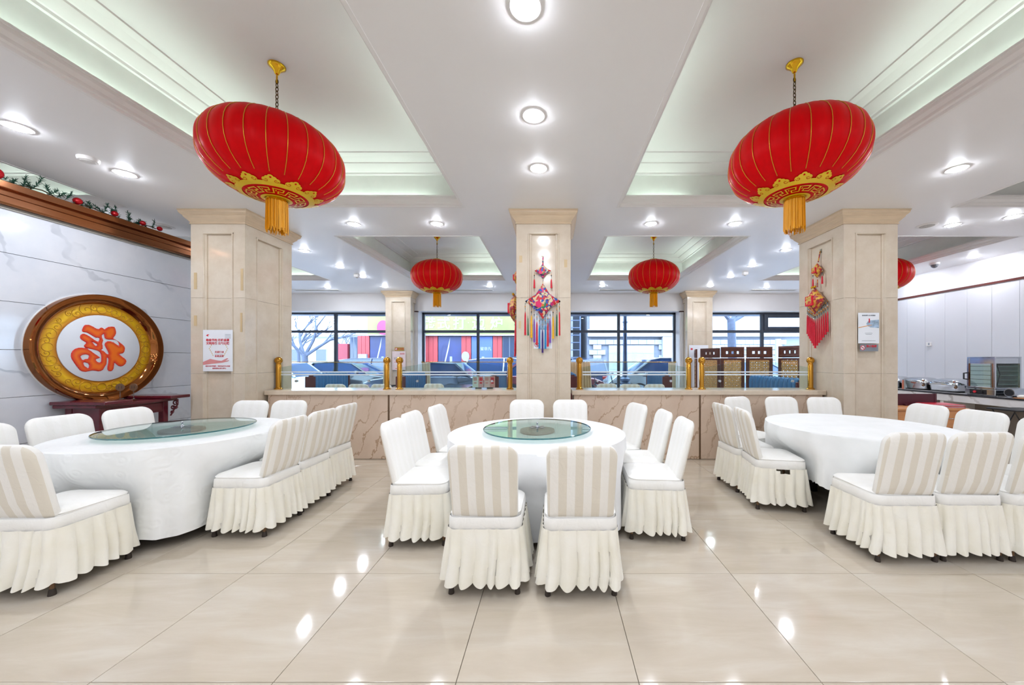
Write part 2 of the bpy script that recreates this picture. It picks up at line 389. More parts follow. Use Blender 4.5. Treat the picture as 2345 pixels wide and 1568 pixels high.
# ------------------------------------------------------------------ columns
def column(label, cx, y0, wdt, dep, ztop, capo, caph, poff=.21, courses=(0, .23, 1.23, 2.23)):
    t = thing('marble_column', label, 'column', (cx, y0+dep/2, 0))
    zb = ztop-caph; cs = list(courses)+[zb]
    hx, hy = wdt/2, dep/2; zp = zb-.13
    def rings(hx, hy, d): return [(-hx+d, -hy+d), (hx-d, -hy+d), (hx-d, hy-d), (-hx+d, hy-d)]
    for a, b in zip(cs[:-1], cs[1:]):
        g = G(); a0, b0 = a+.0012, b-.0012
        plinth = a < .2
        # each face: flat border, bead moulding, recessed field
        for (o, u, L) in (((-hx, -hy), (1, 0), 2*hx), ((hx, -hy), (0, 1), 2*hy), ((hx, hy), (-1, 0), 2*hx), ((-hx, hy), (0, -1), 2*hy)):
            nx, ny = -u[1]*-1, -u[0]     # outward normal
            nx, ny = u[1], -u[0]
            p = poff*L
            pr = [(0, 0), (p, 0), (p+.006, .012), (p+.018, .012), (p+.026, .0), (p+.032, -.012), (p+.045, -.014), (p+.05, -.032), (L/2, -.032)]
            pr = pr+[(L-s, d) for s, d in reversed(pr[:-1])]
            top = min(b0, zp)
            if plinth or top <= a0: pr = [(0, 0), (L, 0)]; top = b0
            def P(s, d, z): return (o[0]+u[0]*s+nx*d, o[1]+u[1]*s+ny*d, z)
            g.loft([[P(s, d, a0) for s, d in pr], [P(s, d, top) for s, d in pr]], (False, False), closed=False)
            if top < b0:      # the head of the moulded field
                zz = [(top, 0), (top, .012), (top+.012, .012), (top+.022, 0)]
                inner = [(p, 0), (L-p, 0)]
                g.add([P(0, 0, top), P(L, 0, top), P(L, 0, b0), P(0, 0, b0)], [(0, 1, 2, 3)])
                g.loft([[P(p-.0, .0, top), P(L-p, .0, top)], [P(p, .012, top), P(L-p, .012, top)], [P(p, .012, top+.014), P(L-p, .012, top+.014)], [P(p, 0, top+.02), P(L-p, 0, top+.02)]], (False, False), closed=False)
                g.add([P(p, -.032, top), P(L-p, -.032, top), P(L-p, 0, top), P(p, 0, top)], [(0, 1, 2, 3)])
        g.add([(x, y, b0) for x, y in rings(hx, hy, .034)]+[(x, y, a0) for x, y in rings(hx, hy, .034)], [(0, 1, 2, 3), (7, 6, 5, 4)])
        obj('shaft_course', g, col_m, t)
    o = capo
    pf = [(0, zb), (.012, zb), (.012, zb+.012), (.004, zb+.02), (.25*o, zb+.045), (.5*o, zb+.07), (.62*o, zb+.085), (.62*o, zb+.095), (.8*o, zb+.108), (.96*o, zb+.125), (o, zb+.14), (o, ztop-.012), (o+.006, ztop-.012), (o+.006, ztop-.001), (-.05, ztop-.001)]
    obj('capital', G().loft([[(-hx-d, -hy-d, z), (hx+d, -hy-d, z), (hx+d, hy+d, z), (-hx-d, hy+d, z)] for d, z in pf], (True, True)), wood_cap, t)
    return t
W0 = .715
column('cream marble column with a campaign poster, beside the gold character roundel', -4.414, 4.74, W0, .85, ZC, .087, .166)
column('cream marble column in the middle with the multicoloured tasselled hanging', -.1155, 4.74, W0, .85, ZC, .087, .166)
column('cream marble column on the right with the red tasselled hanging', 4.206, 4.74, W0, .85, ZC, .087, .166)
column('slim marble column at the windows carrying the small gold sign', -4.40, 10.25, .72, .75, ZC, .09, .17)
column('marble column at the windows hidden behind the middle column', -.1155, 10.25, .72, .75, ZC, .09, .17)
column('slim marble column at the windows behind the woven wooden screen', 4.22, 10.25, .72, .75, ZC, .09, .17)

# ------------------------------------------------------------------ ceiling fittings
led = mat('white_led', '#ffffff', .5, emit=(.91, .965, 1.07), es=LAMP)
dl_ring = mesh('trim_ring', G().lathe([(.068, 0), (.069, -.006), (.086, -.006), (.09, 0)], 28, cap=(False, False)), white, 40)
dl_disc = mesh('diffuser', G().lathe([(.0005, -.021), (.04, -.019), (.061, -.012), (.068, -.001)], 16, cap=(True, False)), led, 60)
DL = [(-.149, 1.99, 'brightest round downlight at the top edge, nearest in the middle beam'), (-.149, 2.88, 'round downlight in the middle ceiling beam, second from the camera'), (-.14, 3.67, 'round downlight in the middle ceiling beam, just before the middle column'),
 (-4.50, 3.02, 'round downlight at the far left edge, nearest the copper cornice'), (-4.49, 3.77, 'round downlight between the smoke detector and the left column'), (4.15, 3.68, 'round downlight right of the right big lantern'),
 (5.81, 5.21, 'round downlight right of the ceiling speaker beyond the right column'), (-2.86, 5.18, 'round downlight behind the left big lantern, left of its pair'), (-1.66, 5.16, 'round downlight above the left small lantern'),
 (1.42, 5.16, 'round downlight above the right small lantern'), (2.63, 5.16, 'round downlight left of the right big lantern tassel'), (-4.45, 6.44, 'round downlight just right of the left column capital'),
 (-4.47, 7.56, 'round downlight above the small ceiling sensor on the left'), (-4.45, 8.43, 'round downlight right of the small ceiling sensor on the left'), (-6.04, 9.65, 'small round downlight over the leftmost window'),
 (-4.47, 9.59, 'round downlight over the slim column with the gold sign'), (-1.66, 9.53, 'round downlight by the middle column over the shop-sign window'), (1.32, 9.48, 'round downlight over the window with the lamp post'),
 (4.18, 9.48, 'round downlight over the slim column behind the screen'), (4.19, 8.43, 'round downlight beside the small ceiling sensor on the right'), (4.16, 7.46, 'round downlight third out from the right column'),
 (4.165, 6.39, 'round downlight just left of the right column'), (5.76, 9.65, 'small round downlight left of the right column, over the far right window'), (8.02, 6.83, 'round downlight along the white panelled right wall'), (7.9, 8.14, 'small round downlight beside the half hidden red lantern')]
EX = [(x, y) for y in (-3.2, -1.3, .95) for x in (-6.6, -4.45, -2.3, -.15, 2.1, 4.16, 6.4)]+[(8.0, 4.5), (6.3, 4.9), (-6.4, 5.2), (-7.9, 7.4), (-7.9, 3.5)]  # downlights out of view, added to even out the room light
for x, y, lb in DL+[(x, y, 'unseen round downlight added for even light') for x, y in EX]:
    t = thing('downlight', lb, 'downlight', (x, y, ZC), 0, 'recessed ceiling downlights')
    link('trim_ring', dl_ring, t); link('diffuser', dl_disc, t)
def disc_fit(name, lb, cat, x, y, r, h, m, m2=None):
    t = thing(name, lb, cat, (x, y, ZC))
    obj('body', G().lathe([(r*.72, -h), (r*.9, -h*.9), (r, -h*.45), (r, -.0)], 28), m, t, 40)
    obj('grille', G().lathe([(r*.55, -h-.004), (r*.7, -h-.002), (r*.7, -h+.003)], 24), m2 or m, t, 40)
grille_m = mat('grey_grille', '#b9b4ad', .6, var=.2, scale=90)
disc_fit('smoke_detector', 'white round smoke detector on the ceiling left of the big lantern', 'detector', -4.51, 3.49, .075, .035, white)
disc_fit('ceiling_speaker', 'round ceiling speaker above the garland by the left column', 'speaker', -5.70, 5.27, .12, .012, white, grille_m)
disc_fit('ceiling_speaker', 'round ceiling speaker beside the right column capital', 'speaker', 5.46, 5.23, .12, .012, white, grille_m)
for x, y, lb in ((-4.47, 8.22, 'small white ceiling sensor among the left downlights'), (4.3, 8.0, 'small white ceiling sensor among the right downlights')):
    t = thing('ceiling_sensor', lb, 'sensor', (x, y, ZC))
    obj('body', G().box(-.055, .055, -.05, .05, -.07, 0), white, t, bevel=.012); obj('lens', G().lathe([(.02, -.085), (.03, -.07)], 14), grille_m, t)
t = thing('dome_camera', 'white dome camera under the ceiling near the right wall', 'camera', (7.72, 7.25, ZC))
obj('base', G().lathe([(.075, -.04), (.08, 0)], 24), white, t, 40); obj('dome', G().sphere((0, 0, -.05), .055, 18, 10), mat('smoky_dome', '#6d6f75', .1), t, 60)
for x, lb in ((-6.6, 'long slot air vent over the leftmost window'), (-2.3, 'long slot air vent behind the left small lantern'), (1.95, 'long slot air vent behind the right small lantern'), (6.2, 'long slot air vent left of the right column')):
    t = thing('air_vent', lb, 'vent', (x, 10.05, ZC))
    g = G().box(-.65, .65, -.1, -.075, -.012, 0).box(-.65, .65, .075, .1, -.012, 0).box(-.65, -.62, -.075, .075, -.012, 0).box(.62, .65, -.075, .075, -.012, 0)
    obj('vent_frame', g, white, t)
    for k in range(4): obj('slat', G().box(-.62, .62, -.07+.04*k, -.05+.04*k, -.01, 0), grille_m, t)
# ------------------------------------------------------------------ banquet chairs
def chair_set(seed, torn=False):
    r = random.Random(seed); D = {}
    def back(u, w, o):      # local point on the leaning back
        y = -.178-.112*(w-.43)/.49-.02*(1-(u/.21)**2)*0+.022*(u/.21)**2
        return (u, y+o, w)
    rings = []
    for ins, o in ((.12, -.036), (.05, -.034), (.018, -.029), (.004, -.018), (0, -.004), (.003, .012), (.014, .022), (.05, .029), (.12, .031)):
        rings.append([back(u*(1-.05*(.92-w)/.5), w, o+.003*math.sin(9*u+seed)+.003*math.sin(14*w+seed)) for u, w in rrect(.212-ins, .238-ins, max(.085-ins*.6, .012), 7, 0, .684, max(.03-ins*.3, .008))])
    g = G(); g.loft(rings, (True, True)); n = len(rings[0])
    g.mi = [0 if (i < 3*n or i == 8*n) else 1 for i in range(len(g.f))]
    me = mesh('backrest', g, [f_stripe, f_inner], 65)
    D['backrest'] = me
    rings = [[(x, y, z+.006*math.sin(7*x+seed)*math.sin(6*y)*(i > 3)) for x, y in rrect(.218-ins, .212-ins, max(.07-ins*.5, .02), 6, 0, .008)] for i, (ins, z) in enumerate(((.01, .415), (.0, .43), (-.002, .452), (.004, .468), (.0, .474), (.012, .486), (.05, .497), (.12, .503)))]
    D['seat'] = mesh('seat', G().loft(rings, (True, True)), f_white, 50)
    per = rrect(.221, .217, .06, 12, 0, .002)
    D['yoke'] = mesh('yoke', G().loft([[(x*s, y*s, z) for x, y in per] for s, z in ((.985, .462), (1.0, .455), (1.008, .43), (1.015, .394), (1.0, .388), (.98, .40))], (False, False)), f_white, 50)
    # gathered skirt: perimeter resampled evenly, knife pleats that open towards the hem
    N = 264; pts = rrect(.224, .22, .06, 10, 0, .002); L = [0]
    for a, b in zip(pts, pts[1:]+pts[:1]): L.append(L[-1]+math.hypot(a[0]-b[0], a[1]-b[1]))
    def at_(s):
        s = (s % 1)*L[-1]; i = max(k for k in range(len(L)-1) if L[k] <= s); a, b = pts[i % len(pts)], pts[(i+1) % len(pts)]
        q = (s-L[i])/max(L[i+1]-L[i], 1e-9); x, y = a[0]+(b[0]-a[0])*q, a[1]+(b[1]-a[1])*q
        dx, dy = b[0]-a[0], b[1]-a[1]; d = math.hypot(dx, dy) or 1; return x, y, dy/d, -dx/d
    P = [at_(i/N) for i in range(N)]
    NP = 23; ph = []; acc = 0
    wd = [r.uniform(.6, 1.4) for _ in range(NP)]; tot = sum(wd); edges = [0]
    for q in wd: edges.append(edges[-1]+q/tot)
    am = [r.uniform(.55, 1.25) for _ in range(NP)]; sk = [r.uniform(.3, .7) for _ in range(NP)]
    def fold(s):
        i = max(k for k in range(NP) if edges[k] <= s % 1); q = (s % 1-edges[i])/(edges[i+1]-edges[i])
        q = q/sk[i]*.5 if q < sk[i] else .5+.5*(q-sk[i])/(1-sk[i])
        return am[i]*(math.sin(PI*q)**.8-.45)
    rows = (0, .06, .14, .25, .4, .55, .7, .85, 1.0); g = G(); vs_ = []; fs = []
    for t in rows:
        for i in range(N):
            x, y, nx, ny = P[i]; fo = fold(i/N+.006*t*math.sin(5*t+seed))
            d = .002+.028*t**1.15+fo*(.008+.040*t**.8)
            z = .396-t*.322-(.016*fo*t)
            vs_.append((x+nx*d, y+ny*d, z))
    for j in range(len(rows)-1):
        for i in range(N):
            k = (i+1) % N
            if torn and j < 2:
                xx, yy, zz = vs_[j*N+i]
                if xx > .2 and -.05 < yy < .06 and (j == 0 or yy > -.02): continue
            fs.append((j*N+i, j*N+k, (j+1)*N+k, (j+1)*N+i))
    g.add(vs_, fs); D['skirt'] = mesh('skirt', g, f_skirt, 60)
    return D
leg_me = mesh('leg', G().tube([(0, 0, .02), (-.018, -.018, .36)], .0115, 8), bronze, 40)
foot_me = mesh('foot_cap', G().lathe([(.017, 0), (.018, .006), (.015, .03), (.012, .04)], 12), rubber, 40)
CH = [chair_set(s) for s in (3, 8, 21, 34)]; CHT = chair_set(55, True)
protos = {}
def make_chair(x, y, deg, label, group, var):
    D = CHT if var == 't' else CH[var]
    t = thing('banquet_chair', label, 'chair', (x, y, 0), math.radians(deg), group)
    for k in ('backrest', 'seat', 'yoke', 'skirt'): link(k, D[k], t)
    for sx in (-1, 1):
        for sy in (-1, 1):
            l = link('leg', leg_me, t, (sx*.2, sy*.2, 0), (0, 0, {(1, 1): 0, (-1, 1): PI/2, (-1, -1): PI, (1, -1): -PI/2}[(sx, sy)])); link('foot_cap', foot_me, l)
    return t
GL, GM, GR, GB = 'chairs round the left table', 'chairs round the middle table', 'chairs round the right table', 'chairs behind the low partition'
CHAIRS = [
 # middle table
 (-.41, 2.372, 0, 'white covered chair with striped back nearest the camera, left of the pair', GM, 0),
 (.17, 2.355, 1, 'white covered chair with striped back nearest the camera, right of the pair', GM, 1),
 (-1.03, 2.93, -88, 'white covered chair at the left of the middle table, nearest of the three', GM, 2),
 (-1.06, 3.38, -90, 'white covered chair at the left of the middle table, second of three', GM, 3),
 (-.98, 3.86, -92, 'white covered chair at the left of the middle table, farthest of the three', GM, 0),
 (.84, 3.02, 86, 'white wrinkled covered chair at the right of the middle table, nearest of the three', GM, 1),
 (.82, 3.48, 90, 'white covered chair at the right of the middle table, second of three', GM, 2),
 (.70, 3.95, 106, 'white covered chair at the right of the middle table, farthest of the three', GM, 3),
 (-.31, 4.14, 180, 'white covered chair in front of the middle column, left of the two', GM, 0),
 (.22, 4.14, 180, 'white covered chair in front of the middle column, right of the two', GM, 2),
 # left table
 (-2.50, 3.07, 90, 'white chair with striped back right of the left table, nearest of the row', GL, 1),
 (-2.52, 3.53, 90, 'white chair with striped back right of the left table, middle of the row', GL, 3),
 (-2.56, 4.00, 90, 'white chair with striped back right of the left table, farthest of the row', GL, 0),
 (-3.62, 4.06, 180, 'white covered chair behind the left table in front of the left column', GL, 1),
 (-3.17, 4.08, 180, 'white covered chair behind the left table in front of the low partition', GL, 2),
 (-4.03, 3.63, -90, 'white covered chair in front of the dark red console table', GL, 3),
 (-4.06, 3.15, -90, 'white covered chair under the gold roundel, left of the left table', GL, 0),
 (-4.04, 2.66, -90, 'white covered chair cut by the left edge of the picture, left of the left table', GL, 1),
 (-3.205, 2.345, 2, 'large white covered chair in the left foreground with its seat towards the left table', GL, 2),
 (-3.69, 2.30, 0, 'white covered chair mostly outside the picture, beside the left foreground chair', GL, 3),
 # right table
 (2.17, 4.04, -88, 'white chair with striped back left of the right table, nearer the partition', GR, 0),
 (2.18, 3.565, -100, 'white chair with a torn skirt left of the right table', GR, 't'),
 (2.54, 4.52, 200, 'white covered chair at the back left corner of the right table', GR, 1),
 (3.03, 4.50, 180, 'white covered chair behind the right table in front of the low partition', GR, 2),
 (3.54, 4.44, 178, 'white covered chair behind the right table in front of the right column', GR, 3),
 (3.86, 3.93, 92, 'white covered chair right of the right table in front of the wooden drawer cabinet', GR, 0),
 (3.87, 3.45, 90, 'white covered chair right of the right table in front of the red folders', GR, 1),
 (3.89, 2.98, 90, 'white covered chair at the right edge of the picture behind the right table', GR, 2),
 (2.48, 2.715, 0, 'white chair with striped back in front of the right table, left of the row', GR, 3),
 (2.95, 2.725, 0, 'white chair with striped back in front of the right table, middle of the row', GR, 0),
 (3.43, 2.72, 0, 'white chair cut by the right edge of the picture, end of the row', GR, 1),
 # behind the partition
 (-4.40, 7.55, 0, 'white chair top behind the left partition glass, leftmost of three', GB, 2),
 (-3.93, 7.55, 0, 'white chair top behind the left partition glass, middle of three', GB, 0),
 (-3.47, 7.55, 0, 'white chair top behind the left partition glass, next to the brass post', GB, 1),
 (-2.45, 7.7, 0, 'white chair top low behind the glass left of the leaflet holders', GB, 3),
 (1.13, 7.7, 0, 'white chair top behind the right partition glass, leftmost of three', GB, 2),
 (1.58, 7.55, 0, 'white chair top behind the right partition glass, in front of the lamp post', GB, 3),
 (2.08, 7.55, 0, 'white chair top behind the right partition glass, in front of the white car', GB, 1)]
for a in CHAIRS: make_chair(*a)

# ------------------------------------------------------------------ round tables
def cloth(cx, cy, R, zt, zh, m, seed, scal=0):
    r = random.Random(seed); N = 288; lim = []
    near = [c for c in CHAIRS if math.hypot(c[0]-cx, c[1]-cy) < 1.5]
    for i in range(N):
        a = 2*PI*i/N; best = 9
        for c in near:
            th = math.radians(c[2]); q = .3
            while q < 1.0:
                dx, dy = cx+q*math.cos(a)-c[0], cy+q*math.sin(a)-c[1]
                lx, ly = dx*math.cos(th)+dy*math.sin(th), -dx*math.sin(th)+dy*math.cos(th)
                if abs(lx) < .265 and -.3 < ly < .262: best = min(best, q-.012); break
                q += .01
        lim.append(min(best, R+.05))
    lim = [min(lim[(i+k) % N] for k in range(-2, 3)) for i in range(N)]
    lim = [sum(lim[(i+k) % N] for k in range(-4, 5))/9 for i in range(N)]
    NF = 17; f1 = [r.uniform(0, 6.28) for _ in range(4)]
    def fold(a): return .6*math.sin(NF*a+f1[0]+1.2*math.sin(3*a+f1[1]))+.4*math.sin((NF+8)*a+f1[2])+.35*math.sin(7*a+f1[3])
    rings = [[(cx+q*R*math.cos(2*PI*i/N), cy+q*R*math.sin(2*PI*i/N), zt+.002*math.sin(5*q+i*.05)) for i in range(N)] for q in (.02, .3, .6, .85, .97, .995)]
    for t in (0, .03, .08, .16, .28, .42, .58, .75, .9, 1.0):
        ring = []
        for i in range(N):
            a = 2*PI*i/N; z = zt-.004-(zt-zh)*t
            if scal: z += .012*abs(math.sin(a*40))*(t > .95)
            z += .018*fold(a)*t*.6
            rr = R+.008+fold(a)*.042*t**.7+.03*t
            k = min(1, max(0, (zt-z-.1)/.2)); k = k*k*(3-2*k)
            rr = min(rr, rr*(1-k)+min(rr, lim[i]+.35*.03*fold(a)*t)*k)
            ring.append((cx+rr*math.cos(a), cy+rr*math.sin(a), z))
        rings.append(ring)
    return G().loft(rings, (True, False))
table_wood = mat('table_board', '#8a6a4a', .5, var=.15, scale=6)
TZ = .755
def round_table(cx, cy, label, clabel, m, zh, seed, scal=0):
    t = thing('round_table', label, 'table', (cx, cy, 0), 0, 'round banquet tables')
    obj('tabletop', G().lathe([(.755, TZ-.035), (.76, TZ-.03), (.76, TZ-.008), (.757, TZ-.004)], 48), table_wood, t, 40)
    for k in range(4):
        a = PI/4+PI/2*k; obj('leg', G().box(-.03, .03, -.03, .03, 0, TZ-.035), black_m, t, loc=(.36*math.cos(a), .36*math.sin(a), 0), bevel=.004)
    obj('stretcher', G().box(-.30, .30, -.02, .02, .30, .33).box(-.02, .02, -.30, .30, .331, .361), black_m, t, rot=(0, 0, PI/4))
    tag(obj('tablecloth', cloth(cx, cy, .785, TZ, zh, m, seed, scal), m, smooth=60), clabel, 'tablecloth', 'white round tablecloths')
LT, MT, RT = (-3.40, 3.30), (-.135, 3.30), (3.066, 3.615)
round_table(*LT, 'round table under the flower patterned cloth at the left', 'white cloth with woven flowers on the left table', cloth_flower, .09, 4)
round_table(*MT, 'round table under the scroll patterned cloth in the middle', 'white cloth with woven scrolls on the middle table', cloth_scroll, .07, 9)
round_table(*RT, 'round table with black legs showing under the plain cloth at the right', 'plain white cloth with scalloped hem on the right table without turntable', cloth_plain, .28, 13, 1)
tt_glass = glassmat('green_tinted_glass', '#e3efec', 1.45, 0.0, .06)
edge_m = mat('green_glass_edge', '#2f6a6c', .08, var=.2, scale=20, coat=.5)
hub_m = mat('grey_hub', '#9c9c94', .45, .2)
def turntable(cx, cy, R, label):
    t = thing('glass_turntable', label, 'turntable', (cx, cy, TZ+.004), 0, 'glass turntables')
    obj('bearing', G().lathe([(.155, 0), (.158, .004), (.155, .02), (.12, .026)], 40), hub_m, t, 40)
    obj('glass_disc', G().lathe([(R-.004, .028), (R-.004, .040)], 96), tt_glass, t, 40)
    rim = [(R-.004, .028), (R, .030), (R, .038), (R-.004, .040)]
    obj('glass_rim', G().lathe(rim, 96, cap=(False, False)), edge_m, t, 60)
    h = obj('hub_cap', G().lathe([(.018, .04), (.018, .046), (.006, .055), (.005, .07), (.011, .078), (.001, .088)], 20), chrome, t, 50)
    for k in range(8):
        a = 2*PI*k/8; g = G().prism([(.02, -.004), (.07, -.014), (.075, 0), (.07, .014), (.02, .004)], lambda u, v, z: (u*math.cos(a)-v*math.sin(a), u*math.sin(a)+v*math.cos(a), z), .0405, .0425)
        obj('petal', g, chrome, t)
turntable(MT[0], MT[1]-.03, .485, 'round green glass turntable on the middle table')
turntable(LT[0], LT[1], .53, 'round green glass turntable on the left table')

# ------------------------------------------------------------------ lanterns
LR, LH = .522, .342; LE = 2.25
def lsurf(r, off=0.):       # radius -> height on the lower half
    return -LH*(max(0, 1-(r/LR)**2))**(1/LE)-off
def make_lantern(label):
    t = thing('red_lantern', label, 'lantern', (0, 0, 0), 0, 'red silk lanterns'); NR = 24
    ph = [-1+.0+2*i/40 for i in range(41)]
    prof = []
    for i in range(41):
        a = -PI/2*.965+PI*.965*i/40; tt = math.sin(a); prof.append((LR*(max(0, 1-abs(tt)**LE))**.5, tt*LH))
    rings = []
    for r, z in prof:
        rings.append([(r*(1-.022*abs(math.cos(NR/2*2*PI*j/(NR*4)))**3)*math.cos(2*PI*j/(NR*4)), r*(1-.022*abs(math.cos(NR/2*2*PI*j/(NR*4)))**3)*math.sin(2*PI*j/(NR*4)), z) for j in range(NR*4)])
    obj('silk_body', G().loft(rings, (True, True)), red_silk, t, 80)
    rib = mesh('rib', G().tube([(r*.985+.0015, 0, z) for r, z in prof[9:-1:2]], .0028, 5), gold_rib, 80)
    for k in range(NR): link('rib', rib, t, rot=(0, 0, 2*PI*k/NR))
    # printed gold medallion round the bottom opening
    g = G(); rd = G()
    def S(r, a, off): return (r*math.cos(a), r*math.sin(a), lsurf(r, off))
    def ring(gg, r0, r1, off, n=96):
        rr = [r0+(r1-r0)*k/4 for k in range(5)]
        gg.loft([[S(q, 2*PI*j/n, off) for j in range(n)] for q in rr], (False, False))
    ring(g, .232, .278, .004); ring(g, .06, .112, .004)
    def disc(gg, a0, u, v, rad, off, n=16):
        base = .262; cs = [S(base+v, a0+u/(base+v), off)]
        pts = [S(base+v+rad*math.sin(2*PI*k/n), a0+(u+rad*math.cos(2*PI*k/n))/(base+v), off) for k in range(n)]
        gg.add(cs+pts, [(0, k+1, (k+1) % n+1) for k in range(n)])
    def ribbon(gg, pts, wdt, off):      # (radius, angle) polyline
        for (r0, a0), (r1, a1) in zip(pts, pts[1:]):
            m = max(1, int(max(abs(r1-r0)/.02, abs(a1-a0)*(r0+r1)/2/.02)))
            for q in range(m):
                ra, aa = r0+(r1-r0)*q/m, a0+(a1-a0)*q/m; rb, ab = r0+(r1-r0)*(q+1)/m, a0+(a1-a0)*(q+1)/m
                if abs(r1-r0) > 1e-6 and abs(a1-a0) < 1e-6:
                    gg.add([S(ra, aa-wdt/2/ra, off), S(ra, aa+wdt/2/ra, off), S(rb, aa+wdt/2/rb, off), S(rb, aa-wdt/2/rb, off)], [(0, 1, 2, 3)])
                else:
                    d = math.hypot(rb-ra, (ab-aa)*ra) or 1; ur, ua = -(ab-aa)*ra/d*wdt/2, (rb-ra)/d*wdt/2
                    e = wdt/2*(abs(r1-r0) < 1e-6); s = 1 if ab > aa else -1
                    gg.add([S(ra+ur, aa+ua/ra-s*e/ra, off), S(rb+ur, ab+ua/rb+s*e/rb, off), S(rb-ur, ab-ua/rb+s*e/rb, off), S(ra-ur, aa-ua/ra-s*e/ra, off)], [(0, 1, 2, 3)])
    NC = 12
    for k in range(NC):
        a = 2*PI*k/NC
        for u, v, q in ((-.036, .030, .024), (.036, .030, .024), (-.022, .05, .018), (.022, .05, .018), (0, .062, .02), (0, .028, .026), (0, .012, .016)): disc(g, a, u, v, q, .0045)
        disc(rd, a, 0, .060, .0075, .0065, 10)
        for sx in (-1, 1):
            sp = [(.262+.030+(.004+.0022*q)*math.sin(q*.9), a+(sx*.034+sx*(.004+.0022*q)*math.cos(q*.9))/.29) for q in range(0, 8)]
            ribbon(rd, sp, .0032, .0066)
        m = 2*PI/NC
        ribbon(g, [(.142, a), (.205, a), (.205, a+.70*m), (.172, a+.70*m), (.172, a+.35*m), (.142, a+.35*m), (.142, a+m)], .0095, .0045)
        ribbon(g, [(.172, a+.18*m), (.188, a+.18*m)], .008, .0045)
    obj('gold_medallion', g, gold_print, t, 80); stuff(obj('scroll_lines', rd, red_silk, t, 80))
    zb = lsurf(.08)
    obj('collar', G().lathe([(.078, zb-.022), (.084, zb-.02), (.08, zb-.012), (.088, zb-.008), (.082, zb+.0), (.075, zb+.01)], 32), gold, t, 50)
    obj('top_cap', G().lathe([(.1, LH-.015), (.1, LH+.012), (.09, LH+.02), (.04, LH+.022)], 32), gold, t, 50)
    fr = G(); r = random.Random(5)
    for k in range(150):
        a = 2*PI*k/150+r.uniform(-.01, .01); q = .074+r.uniform(-.008, .004); b = r.uniform(-.03, .03); Lz = .255+r.uniform(-.025, .02)
        fr.tube([(q*math.cos(a), q*math.sin(a), zb-.018), ((q+.004)*math.cos(a+b), (q+.004)*math.sin(a+b), zb-.02-Lz)], .0028, 3)
    stuff(obj('fringe', fr, fringe_m, t))
    ch = G(); z = LH+.03; k = 0; top = .69
    while z < top-.02:
        pts = [(.011*math.cos(q*PI/6)*(k % 2), .011*math.cos(q*PI/6)*((k+1) % 2), z+.021+.021*math.sin(q*PI/6)) for q in range(13)]
        ch.tube(pts, .0032, 6); z += .033; k += 1
    ch.tube([(0, 0, LH), (0, 0, LH+.035)], .004, 6)
    obj('chain', ch, mat('dark_brass_chain', '#5d4a26', .35, .9), t, 60)
    obj('rod', G().tube([(0, 0, top-.015), (0, 0, .76)], .007, 10), gold, t, 60)
    obj('canopy', G().lathe([(.008, .75), (.016, .755), (.026, .78), (.055, .81), (.066, .82), (.066, .83)], 32), gold, t, 50)
    return t
def lz(): return (3.975-.83)
l0 = make_lantern('big red silk lantern with gold cloud print hanging at upper left')
l0.location = (-2.40, 3.13, lz())
dup(l0, (2.10, 3.11, lz()), .13, 'big red silk lantern with gold cloud print hanging at upper right')
dup(l0, (-2.405, 7.5, lz()), .05, 'smaller looking red lantern in the distance left of the middle column')
dup(l0, (2.12, 7.5, lz()), .1, 'smaller looking red lantern in the distance right of the middle column')
dup(l0, (6.75, 7.4, lz()), .2, 'red lantern mostly hidden behind the right column')
# ------------------------------------------------------------------ low marble partition with glass and brass
def partition(x0, x1, xm, lab):
    za, zb = .915, .978
    for a, b, s in ((x0+.03, xm-.012, 'left'), (xm+.012, x1-.03, 'right')):
        t = thing('partition_unit', lab[s], 'partition', ((a+b)/2, 5.34, 0), 0, 'marble clad low partitions'); h = (b-a)/2
        obj('marble_panel', G().box(-h, h, -.24, -.20, .004, za), counter_marble, t, bevel=.002)
        obj('back_panel', G().box(-h, h, .20, .24, .004, za), counter_marble, t, bevel=.002)
        obj('core', G().box(-h+.01, h-.01, -.20, .20, 0, za), slab_marble, t)
        obj('brass_strip', G().box(h, h+.022, -.242, -.22, 0, za) if s == 'left' else G().box(h, h+.012, -.24, -.2, 0, za), mat('brown_metal_strip', '#7a614c', .3, .6), t)
    tag(obj('partition_top', G().box(x0, x1, 5.065, 5.60, za, zb), slab_marble, bevel=.006, seg=2), lab['top'], 'worktop')
def brass_post(px, lb):
    t = thing('brass_post', lb, 'post', ((px-CX)*5.3/F, 5.3, .978), 0, 'brass posts on the partition')
    obj('base', G().lathe([(.055, 0), (.055, .012), (.042, .02), (.037, .028)], 28), brass, t, 40)
    obj('shaft', G().lathe([(.036, .02), (.036, .36), (.032, .375), (.03, .38)], 28), brass, t, 40)
    obj('ball', G().lathe([(.03, .38), (.038, .383), (.038, .392), (.033, .398)]+[(.052*math.sin(q), .425-.052*math.cos(q)) for q in [.75+.24*i for i in range(10)]]+[(.003, .477)], 28), brass, t, 60)
frost = mat('frosted_line', '#dfe8ee', .5, var=.02)
def glass_sheet(p0, p1, lb):
    a, b = (p0-CX)*5.3/F+.045, (p1-CX)*5.3/F-.045; n = 24
    t = thing('glass_screen', lb, 'glass', ((a+b)/2, 5.3, .979), 0, 'glass panels on the partition'); h = (b-a)/2
    top = [(-h+2*h*i/n, .325+.085*math.sin(PI*i/n)) for i in range(n+1)]
    obj('pane', G().prism([(-h, .002), (h, .002)]+top[::-1], lambda u, v, w: (u, w, v), -.005, .005), panel_glass, t)
    for z in (.205, .245): obj('etched_line', G().box(-h, h, -.0065, -.0055, z, z+.018), frost, t)
    for s in (-1, 1): obj('clip', G().tube([(s*(h-.22), -.016, .12), (s*(h-.22), .016, .12)], .017, 14), chrome, t, 40)
